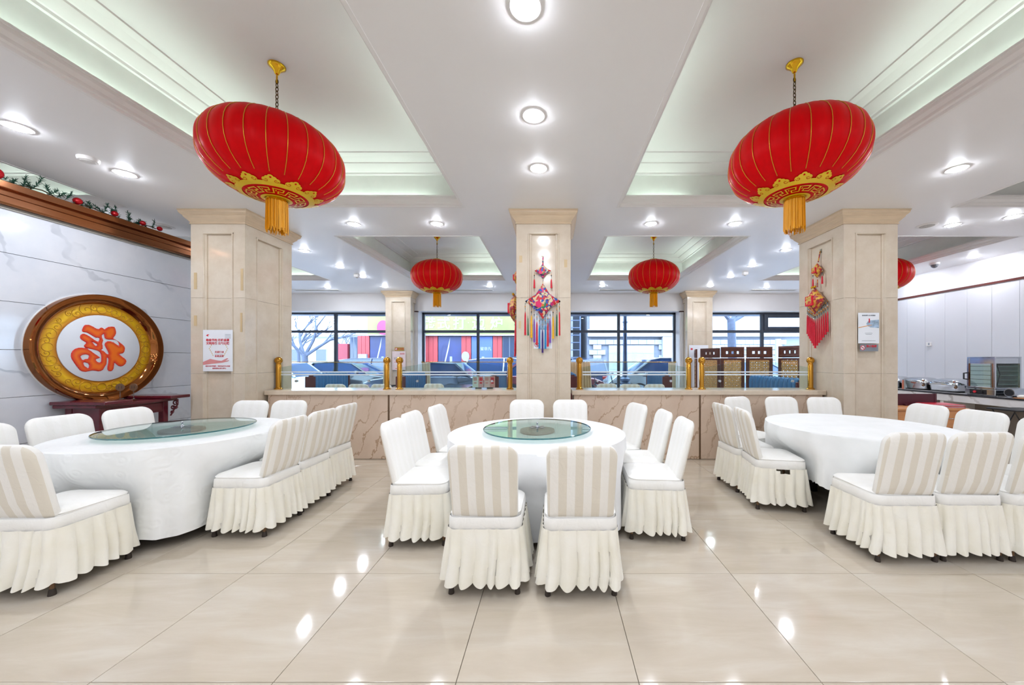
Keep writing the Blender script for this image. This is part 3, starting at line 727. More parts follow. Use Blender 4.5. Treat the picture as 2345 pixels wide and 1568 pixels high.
partition((605-CX)*5.07/F, -.48, (890-CX)*5.1/F, {'left': 'marble clad low partition section beside the left column', 'right': 'marble clad low partition section left of the middle column', 'top': 'cream stone ledge on the left low partition'})
partition((1310-CX)*5.07/F, (1892-CX)*5.07/F, (1603-CX)*5.1/F, {'left': 'marble clad low partition section right of the middle column', 'right': 'marble clad low partition section beside the right column', 'top': 'cream stone ledge on the right low partition'})
for px, lb in ((638, 'brass post with ball top beside the left column'), (886, 'brass post below the poster column, left of the pair'), (915, 'brass post below the poster column, right of the pair'), (1168, 'brass post just left of the middle column'), (1327, 'brass post just right of the middle column'), (1577, 'brass post before the woven screen, left of the pair'), (1607, 'brass post before the woven screen, right of the pair'), (1856, 'brass post under the red tasselled hanging')): brass_post(px, lb)
glass_sheet(638, 886, 'clear glass screen with etched lines nearest the left column')
glass_sheet(915, 1168, 'clear glass screen with etched lines behind which leaflets stand')
glass_sheet(1327, 1577, 'clear glass screen with etched lines before the lamp post window')
glass_sheet(1607, 1856, 'clear arched glass screen with etched lines before the woven screens')

# ------------------------------------------------------------------ gold character roundel on the marble boards
DY, DZ = 4.245, 1.548
t = thing('gold_roundel', 'round gold relief plaque with a red good fortune character on the marble wall', 'wall plaque', (XP, DY, DZ))
def yz(u, v, w): return (w, u, v)
def rlathe(prof, n=72):        # profile of (r, offset from the wall)
    return G().loft([[(w_, r*math.cos(2*PI*j/n), r*math.sin(2*PI*j/n)) for j in range(n)] for r, w_ in prof], (True, True))
obj('white_backing', rlathe([(.634, .001), (.634, .012), (.62, .014)]), white, t, 40)
gk = NT('embossed_gold'); tc = gk.coord()
sx = gk.n('SeparateXYZ'); gk.l(tc, sx.inputs[0]); rad = gk.math('SQRT', gk.math('ADD', gk.math('POWER', sx.outputs['Y'], 2.), gk.math('POWER', sx.outputs['Z'], 2.)))
gk.l(gk.ramp(rad, [(.385, '#9a5214'), (.41, '#d69418'), (.455, '#ecc01c'), (.495, '#e0a81a'), (.525, '#b56a18')]), gk.b.inputs['Base Color'])
gk.b.inputs['Roughness'].default_value = .38; gk.b.inputs['Metallic'].default_value = .25
wv = gk.n('TexWave', wave_type='RINGS'); wv.inputs['Scale'].default_value = 5; wv.inputs['Distortion'].default_value = 12; wv.inputs['Detail'].default_value = 2; gk.l(tc, wv.inputs[0]); gk.bump(wv.outputs['Fac'], .25, .01)
obj('gold_disc', rlathe([(.535, .01), (.535, .018), (.52, .02)]), gk.m, t, 40)
obj('copper_rim', G().loft([[(w_, r*math.cos(2*PI*j/96), r*math.sin(2*PI*j/96)) for j in range(96)] for r, w_ in ((.52, .02), (.545, .06), (.57, .075), (.618, .083), (.627, .078), (.627, .012))], (False, False)), mat('mirror_copper', '#9a5f34', .07, 1.0, var=.08, scale=3), t, 30)
ga = G()
for k in range(4):      # embossed scrolls on the gold band
    for s in (-1, 1):
        for sz, da, rr in ((.075, .30, .455), (.05, .52, .44), (.04, .14, .47), (.03, .66, .47)):
            a = PI/2*k+s*da
            c = (rr*math.cos(a), rr*math.sin(a)); pts = []
            for q in range(18): e = q*.5; pts.append((.021, c[0]+sz*(1-q/19)*math.cos(a+s*e), c[1]+sz*(1-q/19)*math.sin(a+s*e)))
            ga.tube(pts, .0035, 5)
    a = PI/2*k; ga.tube([(.021, .455*math.cos(a)+.045*math.cos(q*.4), .455*math.sin(a)+.045*math.sin(q*.4)) for q in range(17)], .004, 5)
stuff(obj('relief_scrolls', ga, mat('gold_relief', '#c9922a', .35, .4), t, 80))
obj('white_disc', rlathe([(.388, .015), (.388, .026), (.384, .028)]), mat('white_enamel', '#dde2ea', .3, var=.01), t, 40)
obj('rim_wire', G().loft([[(.03+.004*math.cos(e*PI/3), (.557+.004*math.sin(e*PI/3))*math.cos(2*PI*j/96), (.557+.004*math.sin(e*PI/3))*math.sin(2*PI*j/96)) for j in range(96)] for e in range(7)], (False, False)), gold, t, 60)
OUT = [(730,150),(830,152),(920,190),(1010,245),(1080,262),(1110,232),(1150,218),(1190,240),(1225,270),(1270,235),(1330,200),(1420,195),(1480,205),(1505,250),(1525,340),(1505,410),(1440,500),(1510,530),(1600,590),(1690,655),(1740,710),(1752,760),(1735,840),(1700,880),(1600,900),(1660,950),(1730,1005),(1780,1050),(1785,1090),(1755,1160),(1700,1205),(1640,1220),(1580,1205),(1520,1155),(1480,1115),(1468,1160),(1465,1240),(1440,1310),(1390,1345),(1330,1335),(1298,1295),(1300,1220),(1320,1130),(1325,1040),(1310,980),(1295,965),(1285,1000),(1282,1090),(1275,1160),(1230,1230),(1190,1300),(1130,1335),(1070,1345),(1000,1330),(910,1322),(840,1335),(740,1357),(650,1345),(590,1315),(520,1230),(440,1120),(385,1030),(360,960),(365,890),(400,820),(470,765),(560,738),(640,735),(740,750),(830,790),(920,855),(1020,925),(1115,990),(1060,1015),(1000,1030),(1005,1060),(1040,1100),(1085,1118),(1130,1110),(1142,1060),(1142,980),(1130,910),(1105,850),(1060,820),(960,790),(850,765),(750,740),(705,715),(692,690),(720,655),(765,610),(700,575),(630,530),(598,490),(595,450),(610,410),(650,385),(700,380),(770,405),(860,460),(960,530),(1060,590),(1085,550),(1100,515),(1080,485),(1040,478),(1010,485),(930,440),(840,385),(760,345),(690,340),(650,320),(645,280),(670,220),(700,170)]
HOLES = [[(1200,375),(1150,430),(1165,490),(1190,550),(1165,640),(1180,710),(1170,775),(1125,795),(1200,820),(1260,880),(1310,915),(1330,890),(1310,830),(1260,740),(1225,670),(1240,610),(1300,572),(1380,575),(1460,600),(1530,650),(1595,690),(1600,650),(1575,590),(1510,540),(1440,530),(1330,530),(1260,515),(1225,480),(1215,420),(1210,380)],
 [(890,575),(950,600),(1010,635),(1042,660),(1025,690),(1000,695),(975,675),(930,620)], [(605,955),(660,920),(740,908),(810,925),(830,955),(800,1025),(730,1028),(680,1058),(645,1040),(625,1000)], [(680,1110),(720,1112),(805,1140),(830,1190),(820,1255),(795,1265),(760,1235),(715,1210),(690,1160)]]
def wallpt(p):       # photograph pixels of the character -> wall plane
    x, y = 130+p[0]/11.2, 730+p[1]/11.2; Y = -(XP+.03)*F/(CX-x); return (Y, HC+(CY-y)*Y/F)
import numpy as np
loops = [np.array([wallpt(p) for p in L])-np.array([DY, DZ]) for L in [OUT]+HOLES]
lo = loops[0].min(0)-.01; hi = loops[0].max(0)+.01; st = .0062
gy = np.arange(lo[0], hi[0], st); gz = np.arange(lo[1], hi[1], st); PX_, PZ_ = np.meshgrid(gy, gz, indexing='ij')
dist = np.full(PX_.shape, 9.); ins = np.zeros(PX_.shape, bool); nxt = np.zeros(PX_.shape+(2,))
for L in loops:
    for a, b in zip(L, np.roll(L, -1, 0)):
        d = b-a; q = np.clip(((PX_-a[0])*d[0]+(PZ_-a[1])*d[1])/(d@d+1e-12), 0, 1)
        qx, qz = a[0]+q*d[0], a[1]+q*d[1]; e = np.hypot(PX_-qx, PZ_-qz); mk = e < dist
        dist = np.where(mk, e, dist); nxt[..., 0] = np.where(mk, qx, nxt[..., 0]); nxt[..., 1] = np.where(mk, qz, nxt[..., 1])
        cr_ = ((a[1] > PZ_) != (b[1] > PZ_)) & (PX_ < (b[0]-a[0])*(PZ_-a[1])/(b[1]-a[1]+1e-12)+a[0]); ins ^= cr_
sd = np.where(ins, -dist, dist)
snap = np.abs(sd) < st*.75
VX = np.where(snap, nxt[..., 0], PX_); VZ = np.where(snap, nxt[..., 1], PZ_); keep = (sd < 0) | snap
idx = {}; vv = []; ff = []; dd = []
for i in range(len(gy)-1):
    for j in range(len(gz)-1):
        q4 = [(i, j), (i+1, j), (i+1, j+1), (i, j+1)]; ok = [p for p in q4 if keep[p]]
        if len(ok) < 3 or np.mean([sd[p] for p in q4]) > st*.25: continue
        for p in ok:
            if p not in idx: idx[p] = len(vv); vv.append((.034-.004*(sd[p] > -.004), VX[p], VZ[p])); dd.append(max(0., -sd[p]) if not snap[p] else 0.)
        ff.append(tuple(idx[p] for p in ok))
gg = G().add(vv, ff); me = bpy.data.meshes.new('character'); me.from_pydata(vv, [], ff)
ca = me.color_attributes.new('stroke', 'FLOAT_COLOR', 'POINT')
for i, d in enumerate(dd):
    k = min(1, d/.038); c0, c1 = lin('#d31a20'), lin('#f0731a'); ca.data[i].color = tuple(c0[q]*(1-k)+c1[q]*k for q in range(3))+(1,)
ck = NT('red_orange_enamel'); at_n = ck.n('VertexColor', layer_name='stroke'); ck.l(at_n.outputs[0], ck.b.inputs['Base Color']); ck.b.inputs['Roughness'].default_value = .3
me.materials.append(ck.m); link('character', me, t)

# ------------------------------------------------------------------ console table and number stands
t = thing('console_table', 'dark red altar style console table against the marble wall', 'console', (0, 0, 0))
obj('top_board', G().box(-5.325, -4.86, 3.82, 4.66, .89, .925), rosewood, t, bevel=.005)
for y0, y1 in ((3.80, 4.06), (4.46, 4.70)): obj('end_board', G().box(-5.33, -4.735, y0, y1, .927, .965), rosewood, t, bevel=.006)
obj('apron', G().box(-4.94, -4.91, 3.95, 4.58, .76, .89).box(-5.26, -4.92, 3.90, 3.93, .72, .89), rosewood, t, bevel=.003)
d = obj('drawer', G().box(-4.91, -4.90, 4.0, 4.52, .78, .875), rosewood, t, bevel=.004); obj('knob', G().sphere((-4.893, 4.26, .83), .012), brass, d, 60)
for x in (-5.25, -4.94):
    for y in (3.92, 4.56): obj('leg', G().box(x-.035, x+.035, y-.03, y+.03, 0, .89), rosewood, t, bevel=.006)
sp = G()
for c, r, in (((-4.83, .86), .035), ((-4.86, .80), .028), ((-4.82, .80), .018), ((-4.87, .74), .02)):
    sp.tube([(c[0]+r*(1-q/22)*math.cos(q*.5), 4.6, c[1]+r*(1-q/22)*math.sin(q*.5)) for q in range(16)], .008, 6)
sp.tube([(-4.80, 4.6, .91), (-4.80, 4.6, .84), (-4.85, 4.6, .77), (-4.89, 4.6, .70)], .009, 6)
obj('carved_bracket', sp, rosewood, t, 60)
acr = glassmat('clear_acrylic', '#e4e4e2', 1.45, .02, .08); disc_brown = mat('brown_number_disc', '#6b4c33', .4)
def number_stand(loc, num, rz, lb, m=acr, m2=disc_brown, h=.18):
    t = thing('table_number_stand', lb, 'number stand', loc, rz)
    obj('base', G().lathe([(.045, 0), (.047, .004), (.012, .014), (.008, .02)], 24), m, t, 50)
    obj('stem', G().lathe([(.008, .018), (.006, .06), (.006, h-.06)], 12), m, t, 50)
    n = 28; obj('number_disc', G().prism([(.037*math.cos(2*PI*k/n), h-.025+.045*math.sin(2*PI*k/n)) for k in range(n)], lambda u, v, w_: (u, w_, v), -.006, .006), m2, t, bevel=.001)
    text(num, .045, ink_black, t, (0, -.008, h-.025))
number_stand((-5.20, 4.32, .926), '11', .9, 'small clear number stand on the console, left of two'); number_stand((-5.05, 4.33, .926), '11', .3, 'small clear number stand with round disc on the console, right of two')

# ------------------------------------------------------------------ pine garland on the copper cornice
t = thing('pine_garland', 'green pine garland with red baubles along the copper cornice', 'garland', (XP, 0, 3.142))
nd = G(); stem = []; r = random.Random(11); gm = mat('pine_needles', '#1f4a38', .7, var=.4, scale=30)
for k in range(46):
    y = 1.6+k*.072; stem.append((-.02+.03*math.sin(k*1.3), y, .03+.015*math.sin(k*.9)))
for k in range(62):
    y = 1.65+k*.052+r.uniform(-.02, .02); bx = (-.02+r.uniform(-.03, .06), y, .03); hgt = r.choice((.02, .05, .09))*(1 if k % 6 < 4 else .4)
    d = Vector((r.uniform(-.3, .5), r.uniform(-.8, .8), r.uniform(.2, 1))).normalized(); e = Vector(bx)+d*(.05+hgt)
    for q in range(34):
        s = Vector(bx)+(e-Vector(bx))*(q/34); w_ = (d*.5+Vector((r.uniform(-1, 1), r.uniform(-1, 1), r.uniform(-1, 1)))).normalized()*.032
        w_.z = max(w_.z, .012-s.z) if s.z+w_.z < .01 else w_.z
        nd.tube([s, s+w_], [.0042, .0014], 3)
stuff(obj('needles', nd, gm, t)); obj('stem', G().tube(stem, .006, 6), mat('garland_stem', '#4a3a22', .8), t, 60)
bm_ = mesh('bauble', G().sphere((0, 0, 0), .04, 18, 12), mat('glossy_red_bauble', '#b8101c', .08, .3), 60)
for y, q in ((3.42, .055), (4.02, .038), (4.36, .032), (4.66, .03), (4.86, .03), (2.7, .05)): o = link('bauble', bm_, t, (.035, y, .035+q*.3)); o.scale = (q/.04,)*3

# ------------------------------------------------------------------ tasselled wall hangings
def emb(name, cols, scale):
    k = NT(name); v = k.coord(); vo = k.n('TexVoronoi'); vo.inputs['Scale'].default_value = scale; vo.inputs['Randomness'].default_value = 1
    nz = k.n('TexNoise'); nz.inputs['Scale'].default_value = 22; k.l(v, nz.inputs['Vector'])
    ad = k.n('VectorMath', operation='MULTIPLY_ADD'); k.l(nz.outputs['Color'], ad.inputs[0]); ad.inputs[1].default_value = (.03,)*3; k.l(v, ad.inputs[2]); k.l(ad.outputs[0], vo.inputs['Vector'])
    sp_ = k.n('SeparateColor'); k.l(vo.outputs['Color'], sp_.inputs[0])
    k.l(k.ramp(sp_.outputs[0], [((i)/len(cols), c) for i, c in enumerate(cols)], 'CONSTANT'), k.b.inputs['Base Color']); k.b.inputs['Roughness'].default_value = .5; k.b.inputs['Sheen Weight'].default_value = .3
    k.bump(vo.outputs['Distance'], .3, .004); return k.m
emb1 = emb('embroidered_red', ['#c8161d', '#c8161d', '#2450a8', '#d8c39a', '#c21a6a', '#c8161d', '#3a2a66', '#d4ba90'], 34)
emb2 = emb('red_gold_brocade', ['#b3161c', '#d09a2a', '#b3161c', '#c9862a', '#8a1230', '#d6aa3a'], 40)
cream_t = mat('cream_thread', '#dcc79b', .6); green_t = mat('green_thread', '#0b7a4c', .5); mag_t = mat('magenta_thread', '#d4135f', .5); ora_t = mat('orange_thread', '#c9781a', .5); blue_t = mat('blue_thread', '#1d55c0', .5)
TC = {k: mat(k+'_tassel', c, .5, var=.1, scale=40) for k, c in (('red', '#d4092c'), ('green', '#04603f'), ('yellow', '#f5b50a'), ('purple', '#7d4fb5'), ('blue', '#1187c4'), ('violet', '#3c1a6e'))}
bead_m = [mat('amber_bead', '#d08a2c', .2), mat('silver_bead', '#cfd0cc', .15, .9), mat('teal_bead', '#1f7384', .3), mat('black_bead', '#2a1c22', .3)]
def pillow(a, b, d, conc=.16, n=15, kz=1.):      # cushion hung by a corner, half width a, half height b
    g = G(); 
    for sgn in (-1, 1):
        def fn(u, v):
            s, q = 2*u-1, 2*v-1; x, z = (s-q)/2, (s+q)/2
            m = 1-conc*abs(abs(s)-abs(q))*max(abs(s), abs(q))**3
            return (x*a*m*1.0, sgn*d*((1-s*s)*(1-q*q))**.45, z*b*m)
        g.grid(n, n, fn)
    return g
def tassel(parent, x, z0, z1, z2, col, rb=.0065, y=-.02):
    t_ = obj('tassel', G().lathe([(.0135, 0), (.012, (z1-z2)*.15), (.0092, (z1-z2)*.85), (.004, z1-z2)], 10), TC[col], parent, 50, loc=(x, y, z2))
    L = z0-z1; n = max(2, int(L/.018))
    for k in range(n):
        obj('bead', G().sphere((0, 0, z1-z2+L*(k+.5)/n), rb*(1.15 if k == n//2 else .8), 8, 6, 1.2), bead_m[(k+1) % 4], t_, 60)
S5 = 4.70/F
def zc(y): return HC+(CY-y)*S5
t = thing('tasselled_hanging', 'embroidered red cushion hanging with multicoloured tassels on the middle column', 'wall hanging', ((1243-CX)*S5, 4.772, 0))
obj('hook', G().box(-.022, .022, -.004, .0, zc(585), zc(576)), acr, t)
obj('cord', G().tube([(0, -.014, zc(582)), (.0, -.02, zc(602))], .008, 8).tube([(0, -.02, zc(636)), (0, -.02, zc(650))], .006, 8), emb1, t, 60)
def patch(parent, nm, poly, m, k): obj(nm, G().prism(poly, lambda u, v, w_: (u, w_, v), -.003, .0), m, parent, loc=(0, k, 0))
for (zt, zb_, a, kk) in ((602, 636, .112, .55), (648, 730, .235, 1.)):
    b = (zc(zt)-zc(zb_))/2; o = obj('cushion', pillow(a, b, .034*kk+.012, .22), emb1, t, 60, loc=(0, -.045, (zc(zt)+zc(zb_))/2))
    bird = [(-.02, .11), (.05, .12), (.11, .07), (.14, .0), (.09, -.05), (.04, -.03), (.0, .03)]; tailf = [(-.11, .05), (-.06, .10), (-.01, .07), (-.02, .02), (-.07, .0), (-.12, -.0)]
    fl = [(.048*math.cos(q*PI/6)*(1+.12*math.cos(5*q*PI/6)), .048*math.sin(q*PI/6)*(1+.12*math.cos(5*q*PI/6))) for q in range(12)]
    sc_ = kk*.95; dpt = -(.034*kk+.012)+.004
    patch(o, 'bird', [(u*sc_, v*sc_) for u, v in bird], cream_t, dpt+.004); patch(o, 'bird_wing', [(u*sc_, v*sc_) for u, v in tailf], cream_t, dpt+.006)
    patch(o, 'peony', [((u-.055)*sc_, (v-.045)*sc_) for u, v in fl], mag_t, dpt); patch(o, 'leaf', [(u*sc_, v*sc_) for u, v in ((-.03, -.09), (.02, -.05), (.03, -.0), (.05, -.05), (.02, -.1))], green_t, dpt)
    patch(o, 'peony', [((u*.6+.0)*sc_, (v*.6-.135)*sc_) for u, v in fl], mag_t, .0-.02*kk); patch(o, 'bud', [((u*.4+.0)*sc_, (v*.4-.06)*sc_) for u, v in fl], ora_t, dpt-.001)
    rr = random.Random(3)
    for q in range(18 if kk == 1. else 8):
        u, v = rr.uniform(.0, .12), rr.uniform(-.04, .1); e = rr.uniform(.3, 1.2)
        patch(o, 'stitch', [((u+.012*math.cos(e)+.003*math.sin(e)*s_)*sc_, (v+.012*math.sin(e)-.003*math.cos(e)*s_)*sc_) for s_ in (-1, 1)]+[((u-.012*math.cos(e)+.003*math.sin(e)*s_)*sc_, (v-.012*math.sin(e)-.003*math.cos(e)*s_)*sc_) for s_ in (1, -1)], (blue_t, mag_t, blue_t, TC['violet'])[q % 4], dpt+.001)
    for q in range(9 if kk == 1. else 4):
        a_ = rr.uniform(2.2, 4.6); u, v = -.05+.085*math.cos(a_), -.045+.085*math.sin(a_); patch(o, 'leaf', [((u+.018*math.cos(a_))*sc_, (v+.018*math.sin(a_))*sc_), ((u-.008*math.sin(a_))*sc_, (v+.008*math.cos(a_))*sc_), ((u-.014*math.cos(a_))*sc_, (v-.014*math.sin(a_))*sc_), ((u+.008*math.sin(a_))*sc_, (v-.008*math.cos(a_))*sc_)], blue_t, dpt+.004)
for x in (-1, 1): tassel(t, x*.112, zc(621), zc(638), zc(658), 'red', y=-.04)
TP = [(305,850,1110,'red'),(340,870,1115,'green'),(375,890,1140,'yellow'),(408,925,1190,'purple'),(437,960,1220,'red'),(466,1000,1262,'blue'),(501,1050,1310,'violet'),(533,1000,1265,'blue'),(561,975,1240,'red'),(587,925,1198,'purple'),(621,900,1150,'yellow'),(662,875,1120,'green'),(692,850,1115,'red')]
for x, a, b, c in TP:
    q = abs(x-500)/195; ztop = zc(728-36*q)
    tassel(t, (1140+x/4.9-1243)*S5, ztop, zc(540+a/4.9), zc(540+b/4.9), c, y=-.035)
def red_hanging(label, loc, rz):
    t = thing('tasselled_hanging', label, 'wall hanging', loc, rz)
    obj('cord', G().tube([(0, -.012, .30), (0, -.04, .14)], .008, 8).tube([(0, -.05, -.11), (0, -.05, -.22)], .006, 8), emb2, t, 60)
    obj('hook', G().box(-.02, .02, -.004, 0, .27, .33), acr, t)
    fm = mat('gold_fortune_plate', '#e0c56a', .35, .3)
    for z, a, b, d, s in ((.02, .09, .11, .05, .62), (-.42, .19, .20, .085, 1.15)):
        o = obj('cushion', pillow(a, b, d, .05, 13), emb2, t, 60, loc=(0, -d-.004, z))
        obj('red_square', G().prism(rrect(.062*s, .062*s, .012*s, 3), lambda u, v, w_: (u, w_, v), -d-.008, -d+.02), TC['red'], o, bevel=.002)
        text('福', .105*s, fm, o, (0, -d-.0095, 0), bold=.0025*s)
        if s > 1.:
            for k in (-1, 0, 1): obj('bell', G().sphere((k*.03, -.02, .2), .017, 12, 8), gold, o, 60)
        else:
            for k in (-1, 1): tassel(t, k*.09, .01, -.08, -.19, 'red', y=-.05)
    for k in range(-6, 7):
        q = abs(k)/6; tassel(t, k*.033, -.60+.16*q, -.70+.10*q, -1.10+.22*q, 'red', .008, y=-.085+.03*q)
    return t
XF = 3.849
red_hanging('gold and red brocade hanging with scarlet tassels on the right column', (XF+.03, 5.18, 2.68), -PI/2)
red_hanging('red tasselled hanging seen edge on at the left side of the middle column', (-.443, 5.10, 2.56), -PI/2)
# ------------------------------------------------------------------ posters and signs
def sheet(name, lb, cat, x0, x1, y0, y1, Y, m=paper):     # by pixel edges of a flat sheet facing the room at depth Y
    a, b = at(x0, y1, Y), at(x1, y0, Y); cx, cz = (a[0]+b[0])/2, (a[2]+b[2])/2; h, v = (b[0]-a[0])/2, (b[2]-a[2])/2
    t = thing(name, lb, cat, (cx, Y, cz)); obj('sheet', G().box(-h, h, -.0015, 0, -v, v), m, t); return t, h, v
pink_m = mat('skin_pink_print', '#d98f8f', .6); tape_m = mat('old_tape', '#cdb389', .5)
t, h, v = sheet('poster', 'white campaign poster with red lettering and an open hand on the left column', 'poster', 465, 533, 755, 850, 4.725)
y = -.003
text('勤俭节约 拒绝浪费', .037, ink_red, t, (0, y, .135), bold=.0008); text('文明用餐 公勺公筷', .037, ink_red, t, (0, y, .093), bold=.0008)
text('光盘行动', .03, ink_red, t, (.02, y, -.02)); text('拒绝浪费', .03, ink_red, t, (.02, y, -.075)); text('创建全国文明城区、国家食品安全示范城', .018, ink_red, t, (0, y, -.205)); text('需要您的支持与参与', .02, ink_red, t, (.02, y, -.235))
obj('underline', G().box(-.04, .065, y-.001, y, -.05, -.047), ink_grey, t)
obj('hand_print', G().prism([(-.195, -.19), (-.195, -.15), (-.10, -.11), (.0, -.13), (.05, -.135), (.12, -.10), (.14, -.105), (.10, -.135), (.15, -.125), (.14, -.14), (.06, -.16), (-.08, -.175)], lambda u, w_, q: (u, q, w_), -.0026, -.0016), pink_m, t)
wh = G()
for s in (-1, 1):
    for k in range(7): a = .5+.32*k; cx_, cz_ = s*(.115-.012*abs(k-4))+.01, -.075+.022*k; wh.prism([(cx_, cz_), (cx_+s*.012, cz_+.014), (cx_+s*.004, cz_+.024)], lambda u, w_, q: (u, q, w_), -.0026, -.0016)
obj('wheat_ears', wh, mat('wheat_print', '#d8b264', .6), t)
lg = G()
for k in range(4): lg.box(.095, .17, -.0026, -.0016, .21-.016*k, .214-.016*k)
obj('small_print', lg, ink_grey, t); obj('corner_mark', G().prism([(-.155, .20), (-.13, .215), (-.11, .21), (-.13, .20), (-.12, .185), (-.14, .19)], lambda u, w_, q: (u, q, w_), -.0026, -.0016), ink_red, t)
t, h, v = sheet('poster', 'white poster with a blue brush painting on the right column', 'poster', 1965, 2013, 716, 786, 4.725)
blue_p = mat('pale_blue_wash', '#9fb6cc', .6, var=.35, scale=20); obj('brush_print', G().prism([(-.03, .06), (.0, .10), (.135, .11), (.135, .0), (.02, .01), (-.02, .03)], lambda u, w_, q: (u, q, w_), -.0026, -.0016), blue_p, t)
obj('chopstick_print', G().prism([(-.135, .0), (-.135, .01), (.04, .045), (.04, .037)], lambda u, w_, q: (u, q, w_), -.003, -.0026), mat('orange_print', '#e0a060', .6), t)
obj('red_tag', G().box(.0, .016, -.0032, -.0026, .07, .125), ink_red, t); text('拒绝浪费 从小事做起', .019, ink_grey, t, (0, -.003, .165)); 
lg = G()
for z_, w_ in ((-.07, .05), (-.085, .04), (-.17, .09)): lg.box(-w_, w_, -.0026, -.0016, z_, z_+.004)
obj('small_print', lg, ink_grey, t)
t, h, v = sheet('no_smoking_sign', 'grey metal no smoking plate under the blue poster on the right column', 'sign', 1969, 2011, 788, 804, 4.724, mat('grey_plate', '#8f969e', .35, .5))
def nosmoke(t, u, v, r):
    n = 24; ring = G().loft([[(u+q*math.cos(2*PI*k/n), -.003, v+q*math.sin(2*PI*k/n)) for k in range(n)] for q in (r*.78, r)], (False, False))
    obj('white_disc', G().prism([(u+r*math.cos(2*PI*k/n), v+r*math.sin(2*PI*k/n)) for k in range(n)], lambda a, b, q: (a, q, b), -.0022, -.0015), paper, t); 
    ring.add([(u-r*.65, -.0032, v+r*.5), (u-r*.5, -.0032, v+r*.65), (u+r*.65, -.0032, v-r*.5), (u+r*.5, -.0032, v-r*.65)], [(0, 1, 2, 3)]); obj('red_ring', ring, ink_red, t)
    obj('cigarette', G().box(u-r*.5, u+r*.5, -.0028, -.0023, v-r*.1, v+r*.1), ink_black, t)
nosmoke(t, -.085, 0, .032); text('禁止吸烟', .034, ink_red, t, (.03, -.003, .018), bold=.0006); obj('small_print', G().box(-.04, .11, -.0026, -.0016, -.012, -.008).box(-.04, .10, -.0026, -.0016, -.028, -.024), ink_grey, t)
t, h, v = sheet('paper_notice', 'white paper notice with a no smoking mark behind the tassels on the middle column', 'notice', 1222, 1264, 712, 798, 4.768)
nosmoke(t, -.08, -.2, .03); obj('pale_print', G().box(-.05, .1, -.0026, -.0016, .0, .15), blue_p, t)
t, h, v = sheet('gold_sign', 'small gold plate sign with red lettering on the slim column at the windows', 'sign', 904, 925, 795, 803, 10.23, mat('gold_plate', '#c2a254', .3, .6))
text('禁止吸烟', .05, ink_red, t, (.03, -.003, 0)); nosmoke(t, -.09, 0, .032)
t, h, v = sheet('poster', 'pale pink poster on the slim column at the windows', 'poster', 898, 929, 804, 847, 10.23, mat('pale_pink_paper', '#ecd9d6', .6))
text('公筷', .07, ink_black, t, (-.07, -.003, .06)); obj('red_mark', G().box(.06, .12, -.0026, -.0016, .04, .09).box(.03, .16, -.0026, -.0016, .17, .22), mat('pink_print', '#dfa0a0', .6), t); obj('small_print', G().box(-.13, .13, -.0026, -.0016, -.05, -.04).box(-.1, .1, -.0026, -.0016, -.23, -.215), ink_red, t)
t, h, v = sheet('white_board', 'white notice board leaning on the slim column behind the woven screen', 'board', 1578, 1622, 790, 886, 10.22); obj('red_mark', G().box(-.23, -.17, -.003, -.0016, .46, .51), ink_red, t)
tp = thing('tape_scraps', 'old beige tape scraps on the front of the left column', 'tape')
for x0, x1, y0, y1, Y in ((444, 451, 624, 662, 4.738), (551, 557, 615, 665, 4.738), (444, 451, 722, 746, 4.738), (550, 555, 716, 760, 4.738)):
    a, b = at(x0, y1, Y), at(x1, y0, Y); obj('tape', G().box(a[0], b[0], Y-.001, Y, a[2], b[2]), tape_m, tp)
tp = thing('tape_scraps', 'old beige tape scraps on the front of the middle column', 'tape')
for x0, x1, y0, y1, Y in ((1189, 1196, 585, 601, 4.738), (1292, 1299, 594, 612, 4.738), (1188, 1193, 735, 752, 4.738)):
    a, b = at(x0, y1, Y), at(x1, y0, Y); obj('tape', G().box(a[0], b[0], Y-.001, Y, a[2], b[2]), tape_m, tp)

# leaflet holders standing on the left ledge
def leaflet(loc, rz, lb, c1, c2):
    t = thing('leaflet_holder', lb, 'leaflet holder', loc, rz)
    obj('stand', G().box(-.045, .045, -.03, .03, 0, .018), black_m, t, bevel=.004)
    for s, c, nm in ((-1, c1, 'leaf'), (1, c2, 'leaf')):
        o = obj(nm, G().box(0, .085, -.002, .002, 0, .17) if s > 0 else G().box(-.085, 0, -.002, .002, 0, .17), c, t, loc=(0, -.022, .018), rot=(0, 0, -s*.25))
        obj('print', G().box(s*.045-.026, s*.045+.026, -.0032, -.0021, .10, .15).box(s*.045-.02, s*.045+.02, -.0032, -.0021, .055, .08), c2 if c is c1 else ink_red, o)
gp = mat('pale_green_card', '#d3dedb', .6); pp = mat('pale_pink_card', '#e3c6c4', .6)
leaflet((-1.12, 5.46, .978), 0, 'green and pink leaflet holder on the partition ledge, left of two', gp, mat('rose_card', '#cfa4a4', .6))
leaflet((-.945, 5.46, .978), .0, 'pink leaflet holder on the partition ledge beside the middle brass post', pp, mat('coral_card', '#dc9d98', .6))

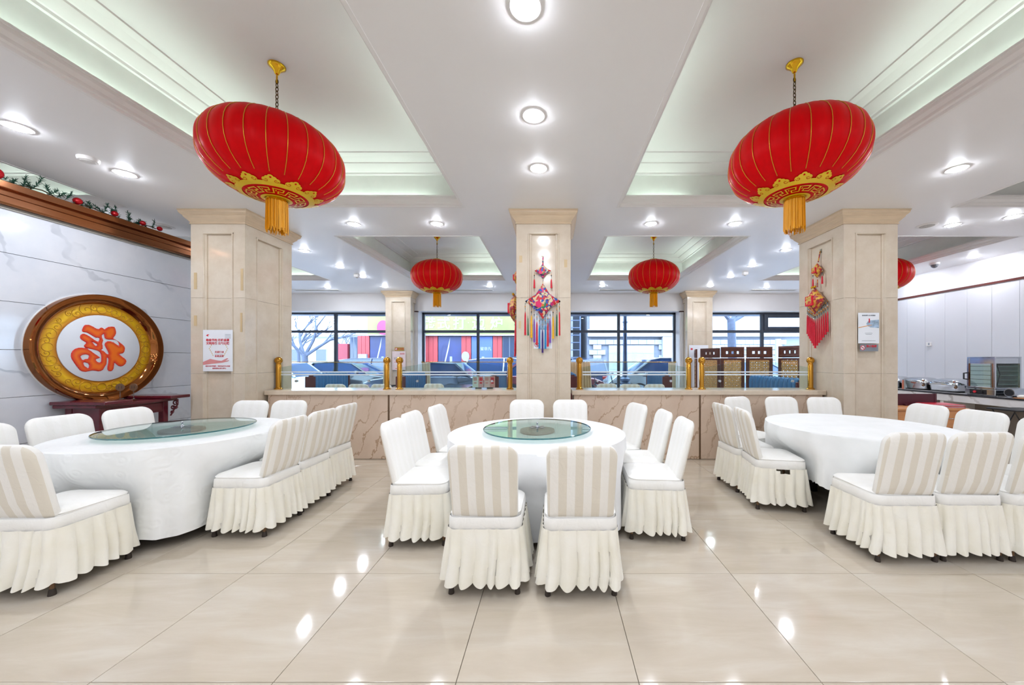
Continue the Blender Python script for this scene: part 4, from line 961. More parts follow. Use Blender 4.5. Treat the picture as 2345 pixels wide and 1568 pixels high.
# ------------------------------------------------------------------ booths, curtains and woven screens by the windows
def bench(xc, y0, y1, lb, hgt=1.05, th=.18):
    t = thing('booth_bench', lb, 'bench', (xc, y0, 0), 0, 'blue leather booth benches'); L = y1-y0; n = max(6, int(L/.135))
    obj('end_panel', G().box(-th/2-.02, th/2+.02, 0, .06, 0, hgt-.03), rosewood_b, t, bevel=.008); obj('end_panel', G().box(-th/2-.02, th/2+.02, L-.06, L, 0, hgt-.03), rosewood_b, t, bevel=.008)
    obj('back_core', G().box(-th/2+.04, th/2-.04, .06, L-.06, .1, hgt), rosewood_b, t)
    q = (L-.12)/n; ch_ = mesh('channel', G().tube([(0, 0, .44), (0, 0, hgt-.07), (-.012, 0, hgt-.02), (-.05, 0, hgt+.01)], [q*.5, q*.5, q*.48, q*.3], 10), blue_leather, 60)
    for s in (-1, 1):
        for k in range(n):
            o = link('channel', ch_, t, (s*(th/2-.04), .06+q*(k+.5), 0), (0, 0, 0 if s > 0 else PI))
        obj('seat', G().box(min(s*.06, s*.52), max(s*.06, s*.52), .03, L-.03, .36, .47), blue_leather, t, bevel=.03, seg=2)
        obj('seat_base', G().box(min(s*.06, s*.48), max(s*.06, s*.48), .05, L-.05, 0, .36), rosewood_b, t)
rosewood_b = mat('reddish_brown_panel', '#5a2a2a', .35, var=.15, scale=8)
bench(-5.68, 8.4, 9.9, 'blue channelled booth bench seen through the leftmost glass'); bench(-3.60, 8.5, 10.0, 'blue channelled booth bench right of the paired brass posts'); bench(-1.37, 8.45, 10.0, 'blue channelled booth bench left of the middle column')
bench(2.70, 8.4, 9.9, 'blue channelled booth bench in front of the white car'); bench(.49, 8.6, 10.0, 'blue channelled booth bench half hidden right of the middle column'); bench(4.29, 6.1, 7.72, 'long blue channelled booth bench in front of the woven screens', 1.06, .2)
dark_top = mat('dark_table_top', '#23303a', .15)
for x, y, lb in ((-2.48, 9.3, 'dark booth table between the two left benches'), (1.6, 9.3, 'dark booth table before the lamp post window'), (-4.65, 9.3, 'dark booth table at the leftmost window')):
    t = thing('booth_table', lb, 'table', (x, y, 0)); obj('tabletop', G().box(-.42, .42, -.55, .55, .70, .74), dark_top, t, bevel=.006); obj('pedestal', G().tube([(0, 0, .02), (0, 0, .70)], .04, 12), chrome, t, 40); obj('foot', G().lathe([(.24, 0), (.24, .015), (.05, .03)], 24), chrome, t, 40)
curtain_m = make_fabric('beige_curtain', '#cfc3a8', '#dcd2bb', bumpk='none'); curtain_o = make_fabric('tan_curtain', '#d2b184', '#dfc59c', bumpk='none')
for a, b, lb in ((-8.4, -4.9, 'brass curtain rod across the leftmost window'), (-3.95, -.6, 'brass curtain rod across the shop sign window'), (.32, 3.75, 'brass curtain rod across the lamp post window')):
    t = thing('curtain_rod', lb, 'curtain rod', ((a+b)/2, 10.9, 1.345)); h = (b-a)/2
    obj('rod', G().tube([(-h, 0, 0), (h, 0, 0)], .011, 10), brass, t, 40); obj('finial', G().sphere((-h, 0, 0), .02), brass, t, 60); obj('finial', G().sphere((h, 0, 0), .02), brass, t, 60); obj('bracket', G().tube([(0, .07, 0), (0, 0, 0), (0, 0, .03)], .007, 8), brass, t, 40)
def curtain(x0, x1, m, lb):
    n = 60; k = max(3, int((x1-x0)/.07))
    def fn(u, v): return (x0+(x1-x0)*(u+(u-.5)*.12*(1-v)), 10.88+.022*math.sin(2*PI*k*u)*(.6+.4*(1-v)), .47+.86*v)
    t = thing('curtain', lb, 'curtain'); g = G().grid(n, 6, fn)
    o = obj('drape', g, m, t, 60); md = o.modifiers.new('thick', 'SOLIDIFY'); md.thickness = .004
    for q in range(k): obj('ring', G().loft([[(x0+(x1-x0)*(q+.5)/k+.003*math.cos(e), 10.9+.018*math.cos(2*PI*j/14), 1.345+.018*math.sin(2*PI*j/14)) for j in range(14)] for e in (0, PI)], (False, False)), brass, t)
curtain(-3.94, -3.70, curtain_m, 'gathered beige half curtain at the left of the shop sign window'); curtain(3.52, 3.74, curtain_m, 'gathered beige half curtain at the right of the lamp post window'); curtain(.34, 1.15, curtain_o, 'tan half curtain beside the middle column'); curtain(-5.12, -4.90, curtain_m, 'gathered beige half curtain left of the slim column with the gold sign')
rattan = mat('woven_rattan', '#d6a769', .6, var=.2, scale=30)
def leaf(t, p0, p1):
    dx, dy = p1[0]-p0[0], p1[1]-p0[1]; wd = math.hypot(dx, dy); a = math.atan2(dy, dx)
    kw = dict(loc=(p0[0]-t.location.x, p0[1]-t.location.y, 0), rot=(0, 0, a))
    g = G(); zt = 1.70
    for x0_, x1_ in ((.004, .07), (wd-.07, wd-.004)): g.box(x0_, x1_, -.02, .02, .0, zt-.25)
    g.box(.07, wd-.07, -.02, .02, zt-.29, zt-.25).box(.07, wd-.07, -.02, .02, .06, .16)
    f_ = obj('leaf_frame', g, darkwood, t, bevel=.004, **kw)
    z0, z1 = zt-.238, zt; hs = .06; c = wd/2; xs_ = [0+.012]+[v for q in (-.115, 0, .115) for v in (c+q-hs/2, c+q+hs/2)]+[wd-.012]; g = G()
    g.box(.012, wd-.012, -.02, .02, z0, zt-.155).box(.012, wd-.012, -.02, .02, zt-.095, z1)
    for k in range(0, 8, 2): g.box(xs_[k], xs_[k+1], -.02, .02, zt-.155, zt-.095)
    obj('top_panel', g, darkwood, f_)
    g = G(); m = .035; g.box(m, wd-m, -.03, -.02, z0+.025, z0+.045).box(m, wd-m, -.03, -.02, z1-.045, z1-.025).box(m, m+.02, -.03, -.02, z0+.045, z1-.045).box(wd-m-.02, wd-m, -.03, -.02, z0+.045, z1-.045); obj('panel_moulding', g, darkwood, f_, bevel=.004)
    g = G(); n = 8; s = (wd-.14)/n; hz = 22; sz = (zt-.29-.16)/hz
    for k in range(n):
        g.add(*[[(x, .004*(1 if (k+q) % 2 else -1)+d, z) for q in range(hz+1) for x, z, d in ((.07+s*k+.006, .16+sz*q, 0), (.07+s*(k+1)-.006, .16+sz*q, 0))], [(2*q, 2*q+1, 2*q+3, 2*q+2) for q in range(hz)]])
    for q in range(hz):
        g.add(*[[(.07+s*k, .004*(-1 if (k+q) % 2 else 1), z) for k in range(n+1) for z in (.16+sz*q+.006, .16+sz*(q+1)-.006)], [(2*k, 2*k+1, 2*k+3, 2*k+2) for k in range(n)]])
    o = obj('woven_panel', g, rattan, f_); md = o.modifiers.new('thick', 'SOLIDIFY'); md.thickness = .003
t = thing('folding_screen', 'dark wooden folding screen with woven rattan leaves and square holes', 'screen', (4.2, 8.6, 0))
for p0, p1 in (((4.03, 10.12), (3.87, 9.62)), ((3.80, 9.20), (4.06, 8.68)), ((3.76, 8.02), (4.275, 7.98)), ((4.30, 7.97), (4.83, 7.86))): leaf(t, p0, p1)
for p in ((3.835, 9.41), (3.9, 8.35)): obj('hinge_post', G().box(-.02, .02, -.24, .24, .06, .12), darkwood, t, loc=(p[0]-4.2, p[1]-8.6, 0))
t = thing('folding_screen', 'single woven rattan screen leaf right of the gap beside the right column', 'screen', (4.86, 7.4, 0)); leaf(t, (4.83, 7.66), (4.98, 7.16))

# ------------------------------------------------------------------ right side: cabinet, buffet
oak = mat('orange_oak', '#c98a55', .4, var=.12, scale=5, stretch=(.3, 1, 3))
t = thing('drawer_cabinet', 'orange oak drawer cabinet beside the right column', 'cabinet', (0, 0, 0))
obj('carcass', G().box(4.60, 5.56, 4.80, 5.22, .05, .735), oak, t, bevel=.003); obj('cabinet_top', G().box(4.585, 5.575, 4.785, 5.23, .735, .762), oak, t, bevel=.003); obj('plinth', G().box(4.63, 5.53, 4.83, 5.2, 0, .05), black_m, t)
for a, b in ((4.61, 5.07), (5.09, 5.55)):
    for z in (.06, .29, .51):
        d = obj('drawer', G().box(a, b, 4.785, 4.80, z, z+.205), oak, t, bevel=.003); c = (a+b)/2
        obj('handle', G().tube([(c-.05, 4.785, z+.12), (c-.05, 4.765, z+.12), (c+.05, 4.765, z+.12), (c+.05, 4.785, z+.12)], .005, 8), steel, d, 60)
mar = mat('maroon_board', '#4b1c2c', .4, var=.08)
t = thing('maroon_board', 'upright maroon board standing at the back of the oak cabinet', 'board', (5.21, 5.14, .762)); obj('panel', G().box(-.27, .27, -.012, .012, 0, .165), mar, t, bevel=.003); obj('edge_rail', G().box(.25, .28, -.016, .016, 0, .17), mar, t); obj('foot', G().box(-.2, -.16, -.05, .05, 0, .02).box(.16, .2, -.05, .05, 0, .02), mar, t)
for k, (dx, dy, rz) in enumerate(((0, 0, -.10), (.01, .012, -.16))):
    fm_ = mat('red_leatherette', '#c4122c', .35)
    t = thing('menu_folder', ('red menu folder on the oak cabinet, lower of the two', 'red menu folder on the oak cabinet, upper of the two')[k], 'folder', (5.36+dx, 4.98+dy, .763+k*.021), rz, 'red menu folders')
    obj('cover', G().box(-.2, .2, -.15, .15, 0, .004).box(-.2, .2, -.15, .15, .016, .02).box(-.2, -.196, -.15, .15, .004, .016), fm_, t); obj('pages', G().box(-.192, .19, -.142, .142, .005, .015), paper, t)
number_stand((4.66, 4.90, .762), '18', 0, 'number stand reading 18 on the oak cabinet beside the right column', steel, mat('tan_disc', '#b79a78', .4), .19)
t = thing('buffet_counter', 'marble topped buffet counter along the right wall', 'counter', (0, 0, 0))
obj('worktop', G().box(7.335, 8.40, 4.4, 9.8, .775, .80), buffet_marble, t); obj('edge_strip', G().box(7.32, 7.335, 4.4, 9.8, .774, .802), mat('dark_worktop_edge', '#2f3036', .3), t); obj('fascia', G().box(7.33, 7.37, 4.4, 9.8, .65, .774), buffet_marble, t, bevel=.003); obj('under_panel', G().box(7.95, 8.0, 4.4, 9.8, 0, .775), mat('taupe_panel', '#8f857a', .5), t)
for y in (4.6, 6.75, 9.0): obj('support', G().box(7.36, 7.95, y, y+.06, 0, .65), white, t)
def chafing(y, lb):
    t = thing('chafing_dish', lb, 'chafing dish', (7.68, y, .80), 0, 'steel chafing dishes')
    def rr(hx, hy, r): return rrect(hx, hy, r, 6)
    obj('pan', G().loft([[(a, b, z) for a, b in rr(hx, hy, .07)] for hx, hy, z in ((.15, .20, .004), (.19, .25, .03), (.20, .26, .12), (.215, .275, .135), (.215, .275, .145))], (True, True)), steel, t, 50)
    n = 28; obj('lid', G().loft([[(a*s, b*s, z) for a, b in rr(.21, .27, .09)] for s, z in ((1, .146), (1.0, .16), (.93, .195), (.8, .225), (.6, .245), (.3, .256), (.04, .258))], (False, True)), steel, t, 60)
    obj('handle', G().tube([(-.20, -.1, .175), (-.245, -.1, .19), (-.245, .1, .19), (-.20, .1, .175)], .008, 8), chrome, t, 60); obj('knob', G().sphere((-.20, -.235, .1), .025), bronze, t, 60)
    for s in (-1, 1): obj('foot', G().tube([(0, s*.26, .02), (-.02, s*.285, .11)], .012, 8), chrome, t, 60)
chafing(6.89, 'steel chafing dish next to the glass steamer cabinet'); chafing(7.47, 'steel chafing dish in the middle of the buffet row'); chafing(8.05, 'steel chafing dish half hidden by the right column')
t = thing('leaflet_card', 'orange and white folded card at the buffet edge beside the right column', 'card', (7.40, 7.55, .80), .5); obj('card_leaf', G().box(-.10, .0, -.002, .002, 0, .19), mat('orange_card', '#e08a70', .6), t); obj('card_leaf', G().box(.004, .09, -.002, .002, 0, .18), gp, t)
t = thing('steamer_cabinet', 'glass fronted steel food steamer cabinet with shelves on the buffet', 'steamer', (7.62, 6.20, .915)); hx, hy = .21, .19
for sx_ in (-1, 1):
    for sy_ in (-1, 1): obj('corner_post', G().box(sx_*hx-.012, sx_*hx+.012, sy_*hy-.012, sy_*hy+.012, 0, .53), steel, t)
obj('top_hood', G().box(-hx-.015, hx+.015, -hy-.015, hy+.015, .53, .55).box(-hx, hx, -hy, hy, .43, .53), steel, t, bevel=.004); obj('base_tray', G().box(-hx-.015, hx+.015, -hy-.015, hy+.015, 0, .03), steel, t, bevel=.004)
sg = mat('shelf_grey', '#cfdcd6', .4); 
for k in range(5): obj('shelf', G().box(-hx+.012, hx-.012, -hy+.012, hy-.012, .08+.075*k, .086+.075*k), steel, t)
obj('back_panel', G().box(hx-.004, hx, -hy, hy, .03, .43), sg, t); gl_ = glassmat('steamer_glass', '#d9e6e0', 1.4, .02, .04)
obj('glass_door', G().box(-hx-.004, -hx, -hy+.03, hy-.03, .04, .42), gl_, t); obj('glass_side', G().box(-hx+.012, hx-.012, -hy-.004, -hy, .04, .42), gl_, t); obj('door_frame', G().box(-hx-.01, -hx, -hy, -hy+.03, .03, .43).box(-hx-.01, -hx, hy-.03, hy, .03, .43), copper, t)
obj('door_handle', G().tube([(-hx, hy-.01, .15), (-hx-.06, hy+.02, .16), (-hx-.06, hy+.02, .26), (-hx, hy-.01, .27)], .013, 8), black_m, t, 60); obj('cable', G().tube([(-hx+.02, -hy-.012, .42), (-hx+.05, -hy-.03, .25), (-hx+.02, -hy-.012, .06)], .005, 6), black_m, t, 60)
t = thing('warmer_base', 'black and steel warmer unit under the steamer cabinet', 'appliance', (7.62, 6.20, .80)); obj('body', G().box(-.24, .24, -.22, .22, .012, .112), steel, t, bevel=.006); obj('control_panel', G().box(-.246, -.24, -.1, .14, .02, .1), black_m, t)
for k in range(2): obj('dial', G().tube([(-.246, -.04+.1*k, .06), (-.262, -.04+.1*k, .06)], .02, 14), ink_red if k else black_m, t, 40)
for sx_ in (-1, 1): obj('foot', G().box(sx_*.2-.02, sx_*.2+.02, -.2, .2, 0, .012), black_m, t)
t = thing('steel_drum', 'small steel drum with black round face on the buffet', 'appliance', (7.58, 5.86, .80)); obj('drum', G().tube([(-.12, 0, .075), (.16, 0, .075)], .07, 28), chrome, t, 40); obj('black_face', G().tube([(-.128, 0, .075), (-.12, 0, .075)], .055, 24), black_m, t, 40); obj('cradle', G().box(-.1, .14, -.05, .05, 0, .012), black_m, t)
t = thing('folded_towel', 'white folded towel on a wooden tray at the right edge', 'towel', (7.44, 5.58, .80)); obj('tray', G().box(-.1, .14, -.14, .14, 0, .012), oak, t, bevel=.003); obj('towel', G().loft([[(a, b, z) for a, b in rrect(.10-i_, .12-i_, .03, 4, .02)] for i_, z in ((.01, .012), (0, .025), (0, .045), (.02, .058), (.06, .062))], (True, True)), f_white, t, 50)
t = thing('tray_stand', 'black folding tray stand in front of the buffet at the right edge', 'stand', (6.9, 5.35, 0)); obj('tray', G().box(-.22, .3, -.18, .18, .66, .68), black_m, t, bevel=.004)
for s in (-1, 1): obj('leg', G().tube([(-.18, s*.15, 0), (.22, s*.15, .66)], .008, 8), black_m, t, 40); obj('leg', G().tube([(.22, s*.13, 0), (-.18, s*.13, .66)], .008, 8), black_m, t, 40)
t = thing('thermostat', 'small white thermostat on the panelled right wall', 'thermostat', (XR-.012, 8.0, 1.76)); obj('case', G().box(-.03, 0, -.05, .05, -.045, .045), white, t, bevel=.005); obj('screen', G().box(-.032, -.03, -.03, .0, -.02, .03), mat('grey_lcd', '#a7abb5', .2), t)
# ------------------------------------------------------------------ the street outside
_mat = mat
def mat(name, col, *a, **k):      # outdoor colours darkened so the strong sky does not overexpose the street
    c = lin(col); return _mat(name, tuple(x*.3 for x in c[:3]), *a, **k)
asphalt = _mat('grey_asphalt', '#b9bbbf', .9, var=.08, scale=3); conc = _mat('pale_concrete', '#cfd1d5', .85, var=.06, scale=2)
struct(obj('street_ground', G().box(-40, 40, 11.4, 60, -.35, -.12), asphalt)); struct(obj('sidewalk', G().box(-40, 40, 11.26, 13.0, -.35, -.02), conc))
tag(obj('entrance_canopy', G().prism([(11.27, 2.90), (12.5, 2.93), (12.5, 3.3), (11.27, 3.3)], lambda u, v, h: (h, u, v), -20, 20), mat('blue_grey_soffit', '#7f8ea3', .5)), 'flat grey canopy over the pavement outside the windows', 'canopy')
YS = 21.0; PPM = F/YS
def sx(p): return (p-CX)/PPM
def sz(p): return HC+(CY-p)/PPM
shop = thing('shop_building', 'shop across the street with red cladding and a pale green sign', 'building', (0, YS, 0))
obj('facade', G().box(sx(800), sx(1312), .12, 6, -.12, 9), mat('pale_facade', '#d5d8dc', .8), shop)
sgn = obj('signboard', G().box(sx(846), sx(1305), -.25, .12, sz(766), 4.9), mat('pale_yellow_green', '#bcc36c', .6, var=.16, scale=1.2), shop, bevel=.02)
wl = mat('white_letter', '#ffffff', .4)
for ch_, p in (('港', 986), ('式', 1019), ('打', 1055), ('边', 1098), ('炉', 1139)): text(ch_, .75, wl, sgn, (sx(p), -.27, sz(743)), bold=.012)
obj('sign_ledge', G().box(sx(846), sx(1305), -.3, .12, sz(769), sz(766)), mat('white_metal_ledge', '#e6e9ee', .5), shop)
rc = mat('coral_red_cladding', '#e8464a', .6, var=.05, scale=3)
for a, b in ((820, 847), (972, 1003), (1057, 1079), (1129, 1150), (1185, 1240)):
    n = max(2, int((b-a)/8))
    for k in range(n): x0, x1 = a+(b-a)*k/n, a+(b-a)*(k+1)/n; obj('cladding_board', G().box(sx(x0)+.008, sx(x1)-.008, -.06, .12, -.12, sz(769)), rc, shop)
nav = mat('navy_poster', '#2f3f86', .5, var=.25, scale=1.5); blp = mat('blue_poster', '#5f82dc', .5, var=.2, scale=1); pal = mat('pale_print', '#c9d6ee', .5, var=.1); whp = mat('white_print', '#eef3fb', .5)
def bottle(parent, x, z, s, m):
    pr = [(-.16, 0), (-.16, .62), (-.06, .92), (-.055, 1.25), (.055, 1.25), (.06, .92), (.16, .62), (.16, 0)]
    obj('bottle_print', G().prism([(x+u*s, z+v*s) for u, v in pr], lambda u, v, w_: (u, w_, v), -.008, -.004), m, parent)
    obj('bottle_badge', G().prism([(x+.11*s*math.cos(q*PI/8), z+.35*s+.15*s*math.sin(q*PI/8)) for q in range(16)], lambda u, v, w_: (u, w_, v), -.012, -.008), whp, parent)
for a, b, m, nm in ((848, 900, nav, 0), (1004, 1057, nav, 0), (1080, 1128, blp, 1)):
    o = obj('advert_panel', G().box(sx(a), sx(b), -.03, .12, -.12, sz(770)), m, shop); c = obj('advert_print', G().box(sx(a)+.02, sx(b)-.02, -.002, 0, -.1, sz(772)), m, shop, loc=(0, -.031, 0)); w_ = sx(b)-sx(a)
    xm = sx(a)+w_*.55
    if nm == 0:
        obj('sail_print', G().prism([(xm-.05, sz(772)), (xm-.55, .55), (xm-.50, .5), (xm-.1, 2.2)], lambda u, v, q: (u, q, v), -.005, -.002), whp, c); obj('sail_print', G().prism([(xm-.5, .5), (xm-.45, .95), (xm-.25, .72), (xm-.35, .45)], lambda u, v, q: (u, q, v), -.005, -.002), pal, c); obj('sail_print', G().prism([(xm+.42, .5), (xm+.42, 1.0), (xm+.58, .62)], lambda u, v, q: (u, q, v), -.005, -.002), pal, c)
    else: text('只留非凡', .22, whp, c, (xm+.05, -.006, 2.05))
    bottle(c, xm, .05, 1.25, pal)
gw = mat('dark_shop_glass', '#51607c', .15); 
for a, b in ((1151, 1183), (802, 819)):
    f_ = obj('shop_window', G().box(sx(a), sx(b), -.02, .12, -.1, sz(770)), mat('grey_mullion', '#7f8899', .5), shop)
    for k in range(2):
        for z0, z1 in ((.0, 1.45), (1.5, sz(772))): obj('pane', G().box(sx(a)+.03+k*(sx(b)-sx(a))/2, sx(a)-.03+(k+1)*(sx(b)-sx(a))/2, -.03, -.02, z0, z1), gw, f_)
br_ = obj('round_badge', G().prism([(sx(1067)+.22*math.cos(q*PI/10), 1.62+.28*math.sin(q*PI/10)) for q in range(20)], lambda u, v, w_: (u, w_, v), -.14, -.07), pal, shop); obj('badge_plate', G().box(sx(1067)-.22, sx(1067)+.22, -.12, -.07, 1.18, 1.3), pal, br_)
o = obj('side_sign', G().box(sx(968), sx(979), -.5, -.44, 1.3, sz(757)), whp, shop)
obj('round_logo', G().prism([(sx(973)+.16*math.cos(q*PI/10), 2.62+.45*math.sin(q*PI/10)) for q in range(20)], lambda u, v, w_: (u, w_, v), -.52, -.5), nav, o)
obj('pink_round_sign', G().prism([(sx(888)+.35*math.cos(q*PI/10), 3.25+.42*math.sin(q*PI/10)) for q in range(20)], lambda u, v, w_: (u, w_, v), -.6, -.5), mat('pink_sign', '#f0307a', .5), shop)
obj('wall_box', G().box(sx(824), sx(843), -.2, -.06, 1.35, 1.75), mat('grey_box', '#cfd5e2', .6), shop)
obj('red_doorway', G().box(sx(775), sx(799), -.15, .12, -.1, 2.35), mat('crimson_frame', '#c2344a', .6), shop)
# stone clad building with a garage door
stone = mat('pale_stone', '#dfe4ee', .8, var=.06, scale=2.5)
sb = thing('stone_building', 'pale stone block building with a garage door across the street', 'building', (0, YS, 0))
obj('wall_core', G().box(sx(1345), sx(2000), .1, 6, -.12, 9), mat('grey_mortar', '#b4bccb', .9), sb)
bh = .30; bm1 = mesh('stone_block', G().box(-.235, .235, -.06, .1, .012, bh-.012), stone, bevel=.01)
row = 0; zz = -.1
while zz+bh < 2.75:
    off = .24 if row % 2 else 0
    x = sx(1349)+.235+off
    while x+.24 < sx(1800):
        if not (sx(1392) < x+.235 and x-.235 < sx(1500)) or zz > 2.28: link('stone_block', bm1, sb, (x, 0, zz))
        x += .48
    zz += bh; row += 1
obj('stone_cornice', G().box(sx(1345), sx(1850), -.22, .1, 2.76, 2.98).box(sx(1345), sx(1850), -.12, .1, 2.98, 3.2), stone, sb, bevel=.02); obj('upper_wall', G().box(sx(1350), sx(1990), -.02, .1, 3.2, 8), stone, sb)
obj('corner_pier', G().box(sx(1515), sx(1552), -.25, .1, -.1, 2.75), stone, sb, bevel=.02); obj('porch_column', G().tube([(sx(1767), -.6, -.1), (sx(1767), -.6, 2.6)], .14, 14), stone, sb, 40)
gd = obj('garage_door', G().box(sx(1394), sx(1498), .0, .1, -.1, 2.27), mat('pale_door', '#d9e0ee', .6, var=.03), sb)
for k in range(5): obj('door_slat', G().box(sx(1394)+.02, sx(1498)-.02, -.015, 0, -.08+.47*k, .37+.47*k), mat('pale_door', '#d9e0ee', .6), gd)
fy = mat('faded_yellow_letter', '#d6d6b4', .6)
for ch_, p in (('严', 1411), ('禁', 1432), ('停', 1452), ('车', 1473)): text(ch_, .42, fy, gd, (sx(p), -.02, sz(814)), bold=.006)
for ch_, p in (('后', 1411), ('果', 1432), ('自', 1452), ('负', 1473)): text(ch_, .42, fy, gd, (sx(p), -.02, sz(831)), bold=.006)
# alley gear
t = thing('scaffold_ladder', 'blue grey steel ladder frame in the alley beside the middle column', 'ladder', (sx(1316), YS-.55, 0)); sg2 = mat('blue_grey_steel', '#6f83ab', .5, .4)
for s in (-.28, .28): obj('rail', G().tube([(s, 0, -.12), (s, 0, 4.2)], .04, 8), sg2, t, 40)
for k in range(9): obj('rung', G().tube([(-.28, 0, .3+.42*k), (.28, 0, .3+.42*k)], .025, 8), sg2, t, 40)
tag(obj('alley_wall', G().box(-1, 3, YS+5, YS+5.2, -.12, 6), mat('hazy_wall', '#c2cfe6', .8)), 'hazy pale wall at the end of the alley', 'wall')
# far pale buildings on the left
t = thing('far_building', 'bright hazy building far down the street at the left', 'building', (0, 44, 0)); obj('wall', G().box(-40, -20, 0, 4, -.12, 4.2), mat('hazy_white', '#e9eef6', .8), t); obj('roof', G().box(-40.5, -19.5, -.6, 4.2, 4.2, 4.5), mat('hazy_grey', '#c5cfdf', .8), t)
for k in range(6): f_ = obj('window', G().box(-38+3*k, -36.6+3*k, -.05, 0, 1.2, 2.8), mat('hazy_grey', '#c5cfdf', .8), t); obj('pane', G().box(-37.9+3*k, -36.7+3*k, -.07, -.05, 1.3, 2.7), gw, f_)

# ------------------------------------------------------------------ cars
glass_c = mat('car_glass', '#3d5a8c', .06, var=.1); tyre = mat('tyre', '#26282c', .8); rim = mat('alloy_rim', '#c5cbd5', .3, .8); tail = mat('tail_lamp', '#e0322a', .25); headl = mat('head_lamp', '#e8eef6', .1)
def car(loc, rz, col, lb, suv=False):
    t = thing('parked_car', lb, 'car', loc, rz); L, W = 4.5, .9; H = 1.62 if suv else 1.44
    cm = mat('car_paint_'+col[1:], col, .2, .2, var=.02, coat=.6)
    b = [(-2.25, .38), (-2.27, .62), (-2.2, .86 if not suv else 1.0), (-1.5, .92 if not suv else 1.0), (1.05, .92 if not suv else 1.02), (1.9, .80 if not suv else .92), (2.2, .68), (2.25, .40), (2.1, .25), (-2.1, .25)]
    sec = lambda s: [[(x, s*yy*(1-.06*(abs(x)/2.25)**4), z) for x, z in b] for yy in ()]
    rings = []
    for yy, k in ((-W, .94), (-W*.97, 1.0), (-W*.5, 1.012), (W*.5, 1.012), (W*.97, 1.0), (W, .94)): rings.append([(x*(k if abs(yy) == W else 1), yy*(1-.08*(abs(x)/2.25)**4), .25+(z-.25)*(k if z > .5 else 1)) for x, z in b])
    obj('body', G().loft(rings, (True, True)), cm, t, 35, bevel=.02)
    g0 = [(-1.75, .9), (-1.15, H-.04), (-.2, H), (.45, H-.06), (1.25, .9)] if not suv else [(-2.15, .98), (-1.9, H-.1), (-1.2, H-.01), (.2, H), (.6, H-.08), (1.35, .98)]
    def green(wb, wt, sc_=1.): return [[(x*sc_, s*(wb+(wt-wb)*(z-.9)/(H-.9)), z) for x, z in g0] for s in (-1, 1)]
    obj('cabin_glass', G().loft(green(.83, .66), (True, True)), glass_c, t, 35)
    rf = [p for p in g0 if p[1] > H-.15]
    obj('roof', G().loft([[(x, s*.685, z+.012) for x, z in rf]+[(x, s*.685, z-.03) for x, z in rf[::-1]] for s in (-1, 1)], (True, True)), cm, t, 35, bevel=.012)
    pl = G()
    for s in (-1, 1):
        for (p, q) in ((g0[0], g0[1]), (g0[-1], g0[-2]), ((-.25, .9), (-.22, H-.02))):
            f0 = lambda P: (P[0], s*(.845+(.69-.845)*(P[1]-.9)/(H-.9)), P[1]); pl.tube([f0(p), f0(q)], .035, 6)
    obj('pillars', pl, cm, t, 40)
    for x in (-1.38, 1.4):
        for s in (-1, 1):
            o = obj('wheel', G().tube([(x, s*.68, .32), (x, s*.905, .32)], .32, 26), tyre, t, 40); obj('hub', G().tube([(x, s*.89, .32), (x, s*.915, .32)], .2, 10), rim, o, 40)
    for s in (-1, 1):
        obj('tail_light', G().box(-2.27, -2.12, s*.72-.13, s*.72+.13, .68, .82), tail, t, bevel=.02); obj('headlight', G().box(2.05, 2.2, s*.66-.15, s*.66+.15, .60, .70), headl, t, bevel=.02); obj('mirror', G().box(.75, .87, s*.98-.08, s*.98+.06, .95, 1.08), cm, t, bevel=.02)
    return t
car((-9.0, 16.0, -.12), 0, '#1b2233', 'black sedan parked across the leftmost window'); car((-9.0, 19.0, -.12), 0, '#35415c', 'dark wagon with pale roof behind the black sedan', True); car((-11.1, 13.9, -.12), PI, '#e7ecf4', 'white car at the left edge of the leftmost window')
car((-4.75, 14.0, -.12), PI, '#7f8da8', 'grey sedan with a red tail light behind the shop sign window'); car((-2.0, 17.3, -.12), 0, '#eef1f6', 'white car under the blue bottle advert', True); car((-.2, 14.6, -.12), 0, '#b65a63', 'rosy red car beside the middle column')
car((1.6, 17.9, -.12), PI/2, '#3d5480', 'dark blue van seen from behind right of the middle column', True); car((4.35, 14.4, -.12), PI, '#eef2f8', 'white off-road car behind the lamp post', True); car((9.6, 17.2, -.12), 0, '#8d9cba', 'grey car beyond the woven screens')

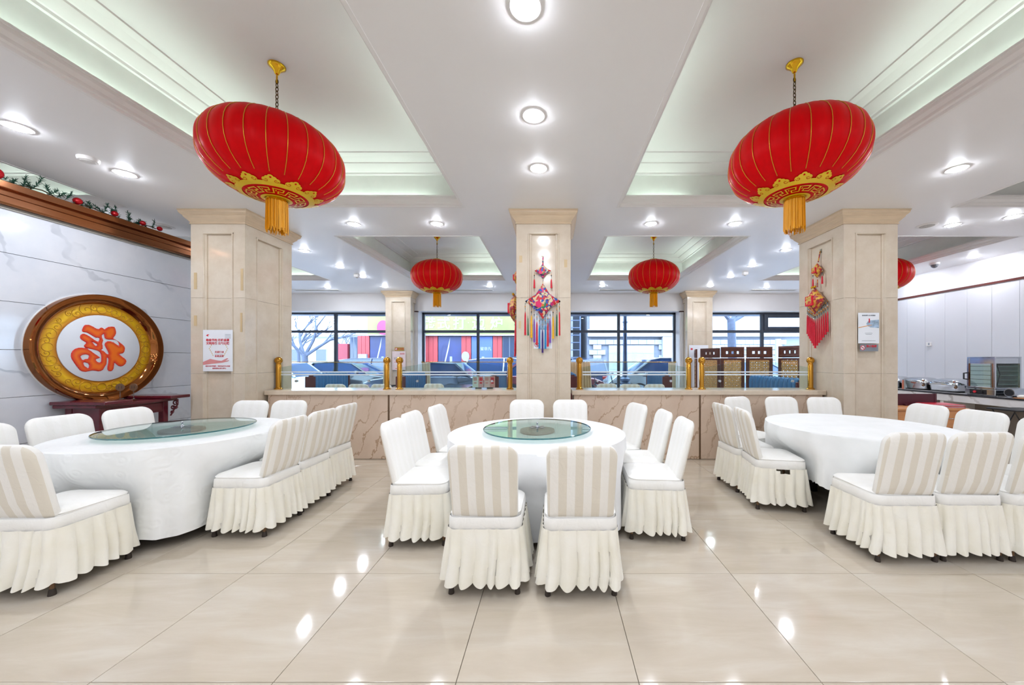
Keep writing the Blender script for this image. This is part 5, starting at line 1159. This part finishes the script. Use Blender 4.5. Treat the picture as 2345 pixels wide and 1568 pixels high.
# ------------------------------------------------------------------ lamp post, bicycles, trees
t = thing('lamp_post', 'grey blue street lamp post outside the window right of the middle column', 'lamp post', (2.60, 12.80, -.02)); lp = mat('blue_grey_post', '#5a6f92', .45, .4)
obj('pole', G().lathe([(.10, .8), (.075, 1.4), (.06, 3.6)], 18), lp, t, 40); obj('base', G().lathe([(.2, 0), (.2, .2), (.15, .26), (.14, .5), (.19, .56), (.19, .62), (.13, .66), (.18, .72), (.18, .76), (.11, .82)], 20), lp, t, 40)
for z in (1.95, 2.75): obj('clamp', G().lathe([(.09, z), (.09, z+.05)], 18), lp, t, 40)
def bike(loc, rz, lb):
    t = thing('bicycle', lb, 'bicycle', loc, rz, 'bicycles on the pavement')
    for x in (-.5, .5):
        o = obj('wheel', G().loft([[(x+(.29+.03*math.cos(e))*math.cos(2*PI*j/28), .022*math.sin(e), .32+(.29+.03*math.cos(e))*math.sin(2*PI*j/28)) for j in range(28)] for e in [PI*2*k/6 for k in range(7)]], (False, False)), tyre, t, 60)
        for k in range(6): a = PI*k/6; obj('spoke', G().tube([(x-.28*math.cos(a), 0, .32-.28*math.sin(a)), (x+.28*math.cos(a), 0, .32+.28*math.sin(a))], .003, 4), rim, o)
    obj('frame', G().tube([(-.5, 0, .32), (-.12, 0, .3), (.36, 0, .72), (-.22, 0, .66), (-.12, 0, .3)], .018, 8).tube([(.5, 0, .32), (.36, 0, .72), (.32, 0, .88)], .018, 8).tube([(-.22, 0, .6), (-.27, 0, .84)], .014, 8).tube([(-.5, 0, .32), (-.22, 0, .66)], .012, 8), mat('dark_teal_frame', '#1f4556', .4), t, 60)
    obj('handlebar', G().tube([(.22, -.3, .98), (.33, -.22, .99), (.32, 0, .9), (.33, .22, .99), (.22, .3, .98)], .013, 8), black_m, t, 60); obj('saddle', G().loft([[(-.4+.26*k/4, s*(.085-.06*k/4), .85+.02*abs(2-k)/2) for k in range(5)]+[(-.4+.26*(4-k)/4, s*(.085-.06*(4-k)/4), .89) for k in range(5)] for s in (-1, 1)], (True, True)), black_m, t, 40)
bike((-3.0, 12.3, -.02), .5, 'dark bicycle outside the window before the grey sedan'); bike((1.7, 12.25, -.02), .15, 'dark bicycle outside the window left of the lamp post'); bike((3.5, 12.25, -.02), -.15, 'dark bicycle outside the window right of the lamp post')
bark = mat('grey_blue_bark', '#6d7890', .9, var=.2, scale=12, bump=.3, bscale=20)
def tree(loc, h, r0, seed, lb, fork=.45):
    r = random.Random(seed); t = thing('bare_tree', lb, 'tree', loc); zf = h*fork
    obj('trunk', G().tube([(0, 0, 0), (.03, 0, zf*.5), (-.02, 0, zf)], [r0*1.15, r0, r0*.9], 12), bark, t, 60); g = G()
    def grow(p, d, L, rad, k):
        q = p+d*L*.5+Vector((r.uniform(-.06, .06), r.uniform(-.06, .06), .02))*L; e = p+d*L; g.tube([p, q, e], [rad, rad*.8, rad*.55], 6)
        if k:
            for _ in range(3):
                v = (d+Vector((r.uniform(-.9, .9), r.uniform(-.5, .5), r.uniform(-.35, .6)))).normalized(); grow(p+d*L*r.uniform(.5, 1), v, L*r.uniform(.5, .75), rad*.5, k-1)
    for _ in range(4): grow(Vector((-.02, 0, zf-.1)), Vector((r.uniform(-.9, .9), r.uniform(-.4, .4), r.uniform(.3, 1))).normalized(), h*.3, r0*.55, 3)
    obj('branches', g, bark, t, 60)
tree((7.5, 15.0, -.12), 5.2, .17, 2, 'bare grey street tree above the woven screens', .62); tree((-12.4, 18.0, -.12), 5.5, .15, 5, 'bare forked street tree in the leftmost window', .33); tree((-15.4, 21.8, -.12), 5, .1, 8, 'thin bare tree at the left edge of the leftmost window', .4); tree((-14.2, 25, -.12), 4, .07, 14, 'small bare sapling far down the street', .5)
